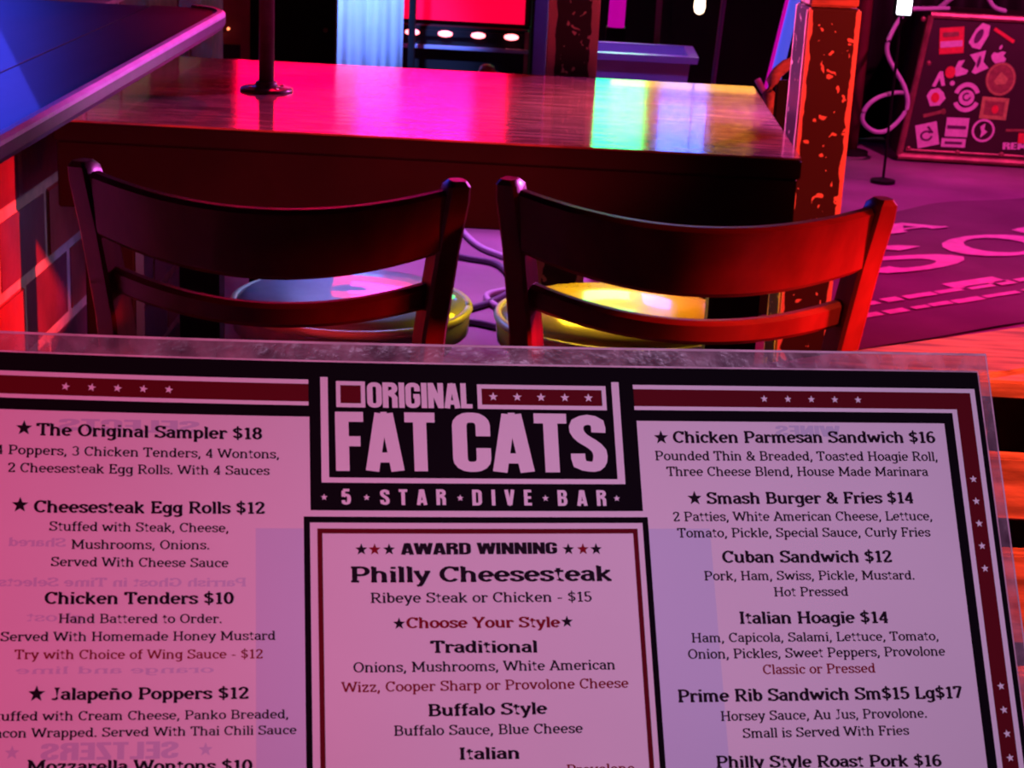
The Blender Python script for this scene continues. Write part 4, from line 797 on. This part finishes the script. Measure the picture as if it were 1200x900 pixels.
# ================================================================ MENU
MOo = Vector((-0.00826, 0.46687, 1.07147)); MA = Vector((0.97759, 0.20908, -0.02477)); MB_ = Vector((-0.10447, 0.58385, 0.80511)); MN = Vector((-0.18279, 0.78448, -0.59261))
def sheet(u, v, w_=0.0):
    u /= 1000.0; v /= 1000.0
    b = -0.14099*u*u + 0.67136*u**3 - 0.00103*v*v - 0.04551*u*v
    p = MOo + MA*u + MB_*v + MN*(b - w_*0.35/1000.0)
    return (p.x-MOo.x, p.y-MOo.y, p.z-MOo.z)
menu = empty('menu', tuple(MOo)); tag(menu, 'large printed food menu in a clear sleeve filling the lower half', 'menu')
def sheet_mesh(name, u0, v0, u1, v1, w0, w1, m_):
    bm = bmesh.new(); nu, nv = 30, 22; A_ = []; Bq = []
    for i in range(nu+1):
        A_.append([bm.verts.new(sheet(u0+(u1-u0)*i/nu, v0+(v1-v0)*j/nv, w1)) for j in range(nv+1)]); Bq.append([bm.verts.new(sheet(u0+(u1-u0)*i/nu, v0+(v1-v0)*j/nv, w0)) for j in range(nv+1)])
    for i in range(nu):
        for j in range(nv): bm.faces.new((A_[i][j], A_[i+1][j], A_[i+1][j+1], A_[i][j+1])); bm.faces.new((Bq[i][j], Bq[i][j+1], Bq[i+1][j+1], Bq[i+1][j]))
    for i in range(nu):
        bm.faces.new((A_[i][0], Bq[i][0], Bq[i+1][0], A_[i+1][0])); bm.faces.new((A_[i][nv], A_[i+1][nv], Bq[i+1][nv], Bq[i][nv]))
    for j in range(nv):
        bm.faces.new((A_[0][j], A_[0][j+1], Bq[0][j+1], Bq[0][j])); bm.faces.new((A_[nu][j], Bq[nu][j], Bq[nu][j+1], A_[nu][j+1]))
    return obj(name, bm, m_, menu, smooth=True)
UL, UR, VB, VT = -159.1, 136.7, -222.0, 5.3
pap = sheet_mesh('paper', UL, VB, UR, VT, -0.35, 0.0, M['paper']); 
# clear sleeve margin round the sheet
ink = Ink(); st = 10.0
ink.rect(UL-3.5, VT+0.05, UR+3.5, VT+5.8, st); ink.rect(UR+0.05, VB-3.5, UR+3.5, VT+0.05, st); ink.rect(UL-3.5, VB-3.5, UL-0.05, VT+0.05, st); ink.rect(UL-0.05, VB-3.5, UR+0.05, VB-0.05, st)
sl = ink.build('sleeve_margin', M['film'], lambda a, b: sheet(a, b, 0.1), menu); sl['label'] = 'clear plastic sleeve margin'
ink = Ink(); ink.rect(UL-3.5, VT+5.1, UR+3.5, VT+5.75, st); ink.rect(UR+3.1, VB, UR+3.55, VT+5.7, st); ink.rect(UL, VT-0.05, UR+0.3, VT+0.45, st); ink.rect(UR, VB, UR+0.4, VT, st)
ink.build('sleeve_weld', mat('sleeve_weld_line', (0.75, 0.5, 0.6), 0.3, noise=0.4, nscale=90), lambda a, b: sheet(a, b, 0.2), menu)
# black print
ink = Ink(); ink.rect(UL, -10.2, UR, VT, st); ink.rect(UR-12.1, VB, UR, -10.2, st); ink.rect(UL, VB, UL+12.1, -10.2, st)
ink.rect(-55.4, -35.8, 34.4, -10.2, st); ink.frame(-57.2, -190.0, 35.6, -37.5, 1.6, st)
ink.build('black_print', M['ink_k'], lambda a, b: sheet(a, b, 0.15), menu)
# red and white print, each element of the design its own part
def prt(name, mk, lay, fn_, label=None):
    ink = Ink(); fn_(ink); o = ink.build(name, M[mk], lambda a, b: sheet(a, b, lay), menu, tuple(-q*0.000003 for q in MN))
    if label: o['label'] = label
    return o
Q = 'ink_r'
prt('border_stripe', Q, 0.25, lambda i: (i.rect(34.1, -6.0, 133.6, -1.05, st), i.rect(128.9, VB+5, 133.6, -6.0, st)))
prt('border_stripe', Q, 0.25, lambda i: (i.rect(UL+3.1, -6.0, -55.6, -1.05, st), i.rect(UL+3.1, VB+5, UL+7.8, -6.0, st)))
prt('logo_square', Q, 0.25, lambda i: i.rect(-47.0, -6.2, -41.6, -1.3)); prt('logo_bar', Q, 0.25, lambda i: i.rect(-8.6, -6.1, 24.8, -1.5, st))
prt('box_frame', Q, 0.25, lambda i: i.frame(-53.7, -186.5, 32.5, -40.7, 1.3, st), 'thin dark red frame')
Q = 'ink_w'
prt('border_line', Q, 0.35, lambda i: (i.rect(34.0, -1.05, 135.1, 0.2, st), i.rect(133.6, VB+4, 135.1, -1.05, st)))
prt('border_line', Q, 0.35, lambda i: (i.rect(34.0, -7.1, 128.9, -6.0, st), i.rect(127.4, VB+4, 128.9, -7.1, st)))
prt('border_line', Q, 0.35, lambda i: (i.rect(UL+1.6, -1.05, -55.6, 0.2, st), i.rect(UL+1.6, VB+4, UL+3.1, -1.05, st)))
prt('border_line', Q, 0.35, lambda i: (i.rect(UL+7.8, -7.1, -55.6, -6.0, st), i.rect(UL+7.8, VB+4, UL+9.3, -7.1, st)))
prt('logo_line', Q, 0.35, lambda i: (i.rect(-52.4, -28.3, -50.4, 1.0, st), i.rect(27.9, -28.3, 30.0, 0.9, st), i.rect(-50.4, -28.3, 27.9, -26.9, st)))
prt('logo_outline', Q, 0.35, lambda i: i.frame(-48.2, -7.4, -40.4, -0.05, 1.15)); prt('logo_outline', Q, 0.35, lambda i: i.frame(-9.8, -7.3, 26.2, -0.3, 1.2, st))
def star(x, y, r, mk, rot=90, lay=0.37): prt('star', mk, lay, lambda i: i.star(x, y, r, rot))
for k in range(5):
    star(-118.4+6.57*k, -3.6, 1.15, Q, 80); star(-5.4+6.65*k, -3.8, 1.3, Q, 90); star(71.7+6.93*k, -3.5, 1.1, Q, 90)
    star(131.25, -26.6-6.42*k, 1.15, Q, 20); star(131.45, -84.9-6.42*k, 1.15, Q, 25)
for x in (-51.8, -40.6, -15.6, 7.6, 27.3): star(x, -32.3, 0.95, Q)
TXT = [
('The Original Sampler $18',-125.2,-16.92,-67.8,-16.72,3.24,'k','B'),
('4 Poppers, 3 Chicken Tenders, 4 Wontons,',-135.1,-22.20,-63.3,-21.93,2.53,'k','R'),
('2 Cheesesteak Egg Rolls. With 4 Sauces',-131.9,-26.87,-65.9,-26.45,2.51,'k','R'),
('Cheesesteak Egg Rolls $12',-125.2,-37.26,-67.2,-36.83,3.16,'k','B'),
('Stuffed with Steak, Cheese,',-121.3,-41.95,-76.4,-41.89,2.46,'k','R'),
('Mushrooms, Onions.',-115.8,-46.58,-81.2,-46.41,2.44,'k','R'),
('Served With Cheese Sauce',-120.6,-51.05,-76.5,-51.08,2.43,'k','R'),
('Chicken Tenders $10',-121.8,-60.62,-75.1,-60.55,3.05,'k','B'),
('Hand Battered to Order.',-118.3,-65.43,-78.0,-65.47,2.38,'k','R'),
('Served With Homemade Honey Mustard',-131.9,-69.96,-64.6,-69.85,2.36,'k','R'),
('Try with Choice of Wing Sauce - $12',-128.4,-74.36,-67.8,-74.51,2.35,'r','R'),
('Jalapeño Poppers $12',-119.4,-84.38,-71.4,-84.61,2.95,'k','B'),
('Stuffed with Cream Cheese, Panko Breaded,',-134.4,-89.33,-61.4,-89.70,2.30,'k','R'),
('Bacon Wrapped. Served With Thai Chili Sauce',-134.7,-93.40,-59.5,-93.64,2.29,'k','R'),
('Mozzarella Wontons $10',-124.5,-101.66,-70.5,-102.55,2.88,'k','B'),
('AWARD WINNING',-31.9,-47.69,10.2,-47.51,3.14,'k','H'),
('Philly Cheesesteak',-45.5,-54.97,24.7,-54.91,4.12,'k','B'),
('Ribeye Steak or Chicken - $15',-40.3,-60.45,18.8,-60.48,2.72,'k','R'),
('Choose Your Style',-31.1,-67.07,9.7,-67.22,2.81,'r','B'),
('Traditional',-24.9,-73.53,3.4,-73.78,3.12,'k','B'),
('Onions, Mushrooms, White American',-45.1,-78.37,24.0,-78.58,2.65,'k','R'),
('Wizz, Cooper Sharp or Provolone Cheese',-48.1,-83.37,27.2,-83.42,2.64,'r','R'),
('Buffalo Style',-26.2,-89.77,5.0,-89.76,3.05,'k','B'),
('Buffalo Sauce, Blue Cheese',-35.1,-94.54,14.2,-94.86,2.60,'k','R'),
('Italian',-18.6,-100.86,-2.6,-100.97,3.00,'k','B'),
('Provolone',9.2,-105.35,27.3,-105.39,2.59,'r','R'),
('Chicken Parmesan Sandwich $16',44.3,-16.47,121.3,-15.98,3.36,'k','B'),
('Pounded Thin & Breaded, Toasted Hoagie Roll,',38.8,-21.52,121.4,-21.32,2.72,'k','R'),
('Three Cheese Blend, House Made Marinara',41.8,-25.96,117.9,-25.75,2.70,'k','R'),
('Smash Burger & Fries $14',52.5,-33.80,112.7,-33.61,3.28,'k','B'),
('2 Patties, White American Cheese, Lettuce,',42.6,-38.65,117.6,-38.56,2.66,'k','R'),
('Tomato, Pickle, Special Sauce, Curly Fries',43.5,-43.18,116.4,-43.16,2.64,'k','R'),
('Cuban Sandwich $12',55.5,-50.22,104.2,-50.33,3.33,'k','B'),
('Pork, Ham, Swiss, Pickle, Mustard.',50.0,-55.04,110.3,-55.25,2.60,'k','R'),
('Hot Pressed',69.2,-59.57,90.5,-59.63,2.58,'k','R'),
('Italian Hoagie $14',58.8,-66.89,101.3,-67.18,3.26,'k','B'),
('Ham, Capicola, Salami, Lettuce, Tomato,',45.1,-71.76,115.2,-72.15,2.54,'k','R'),
('Onion, Pickles, Sweet Peppers, Provolone',43.8,-76.13,116.5,-76.38,2.64,'k','R'),
('Classic or Pressed',64.1,-80.54,95.9,-80.65,2.63,'r','R'),
('Prime Rib Sandwich Sm$15 Lg$17',40.1,-87.46,120.1,-87.96,3.28,'k','B'),
('Horsey Sauce, Au Jus, Provolone.',51.4,-92.59,109.2,-92.94,2.59,'k','R'),
('Small is Served With Fries',57.0,-97.16,103.5,-97.39,2.57,'k','R'),
('Philly Style Roast Pork $16',49.1,-104.66,111.7,-105.86,3.10,'k','B'),
('ORIGINAL',-39.9,-7.40,-11.0,-7.20,7.16,'w','H'),
('FAT',-48.7,-25.10,-21.3,-24.96,16.40,'w','H'),
('CATS',-17.2,-25.05,25.9,-25.05,16.65,'w','H'),
('5',-47.3,-34.26,-43.9,-34.24,4.29,'w','H'),
('STAR',-37.1,-34.32,-19.3,-34.23,4.32,'w','H'),
('DIVE',-12.4,-34.33,4.0,-34.29,4.36,'w','H'),
('BAR',10.9,-34.39,24.5,-34.38,4.40,'w','H')
]
MK = {'k': 'ink_t', 'r': 'ink_rt', 'w': 'ink_w'}
for s_, a, b, c, d, cap, col_, sty in TXT:
    prt('text_line', MK[col_], 0.3 if col_ != 'w' else 0.35, lambda i: i.text(s_, a, b, c, d, cap, sty, track=(sty == 'H' and 4.2 < cap < 4.45)), {'k': None, 'r': 'dark red lettering', 'w': 'white block lettering'}[col_])
for a, b, c in ((-128.3,-15.1,'k'),(-128.5,-35.4,'k'),(-122.8,-82.9,'k'),(-42.3,-46.3,'k'),(-38.8,-46.3,'r'),(-35.0,-46.3,'k'),(13.1,-46.3,'k'),(17.1,-46.3,'r'),(20.7,-46.3,'k'),(-32.9,-65.9,'k'),(11.6,-65.8,'k'),(41.0,-15.0,'k'),(49.2,-32.2,'k')):
    star(a, b, 2.1 if abs(a+125) < 8 or a > 40 else 1.65, MK[c], 90, 0.3)
# print on the back of the sheet showing through
prt('show_through_print', 'ghost', 0.06, lambda i: i.rect(-69.6, -190, -57.2, -40.7, st)); prt('show_through_print', 'ghost', 0.06, lambda i: i.rect(35.6, -190, 52.8, -40.7, st))
M['ghost_t'] = mat('faint_show_through_ink', (0.60, 0.63, 0.76), 0.5, noise=0.1, spec=0.2)
for w_, x0, y0, x1, y1, cap, sty in (('SELTZERS', -121.5, -99.0, -88.5, -99.0, 4.2, 'H'), ('Parrish Ghost in Time Selects', -133.0, -56.2, -71.9, -56.0, 2.2, 'B'), ('Shared', -131.0, -46.0, -117.0, -46.0, 2.2, 'B'),
        ('SELECTS', -120.0, -15.6, -84.0, -15.4, 3.4, 'H'), ('ghost', -126.0, -65.0, -112.0, -65.0, 2.2, 'R'), ('orange and lime', -128.0, -78.0, -80.0, -78.0, 1.8, 'R'), ('WINES', 74.0, -14.4, 93.0, -14.4, 3.2, 'H')):
    prt('show_through_print', 'ghost_t', 0.08, lambda i: i.text(w_, x0, y0, x1, y1, cap, sty, mirror=True))
prt('show_through_star', 'ghost_t', 0.08, lambda i: i.star(-128, -97, 1.8)); prt('show_through_star', 'ghost_t', 0.08, lambda i: i.star(-82, -97, 1.8))
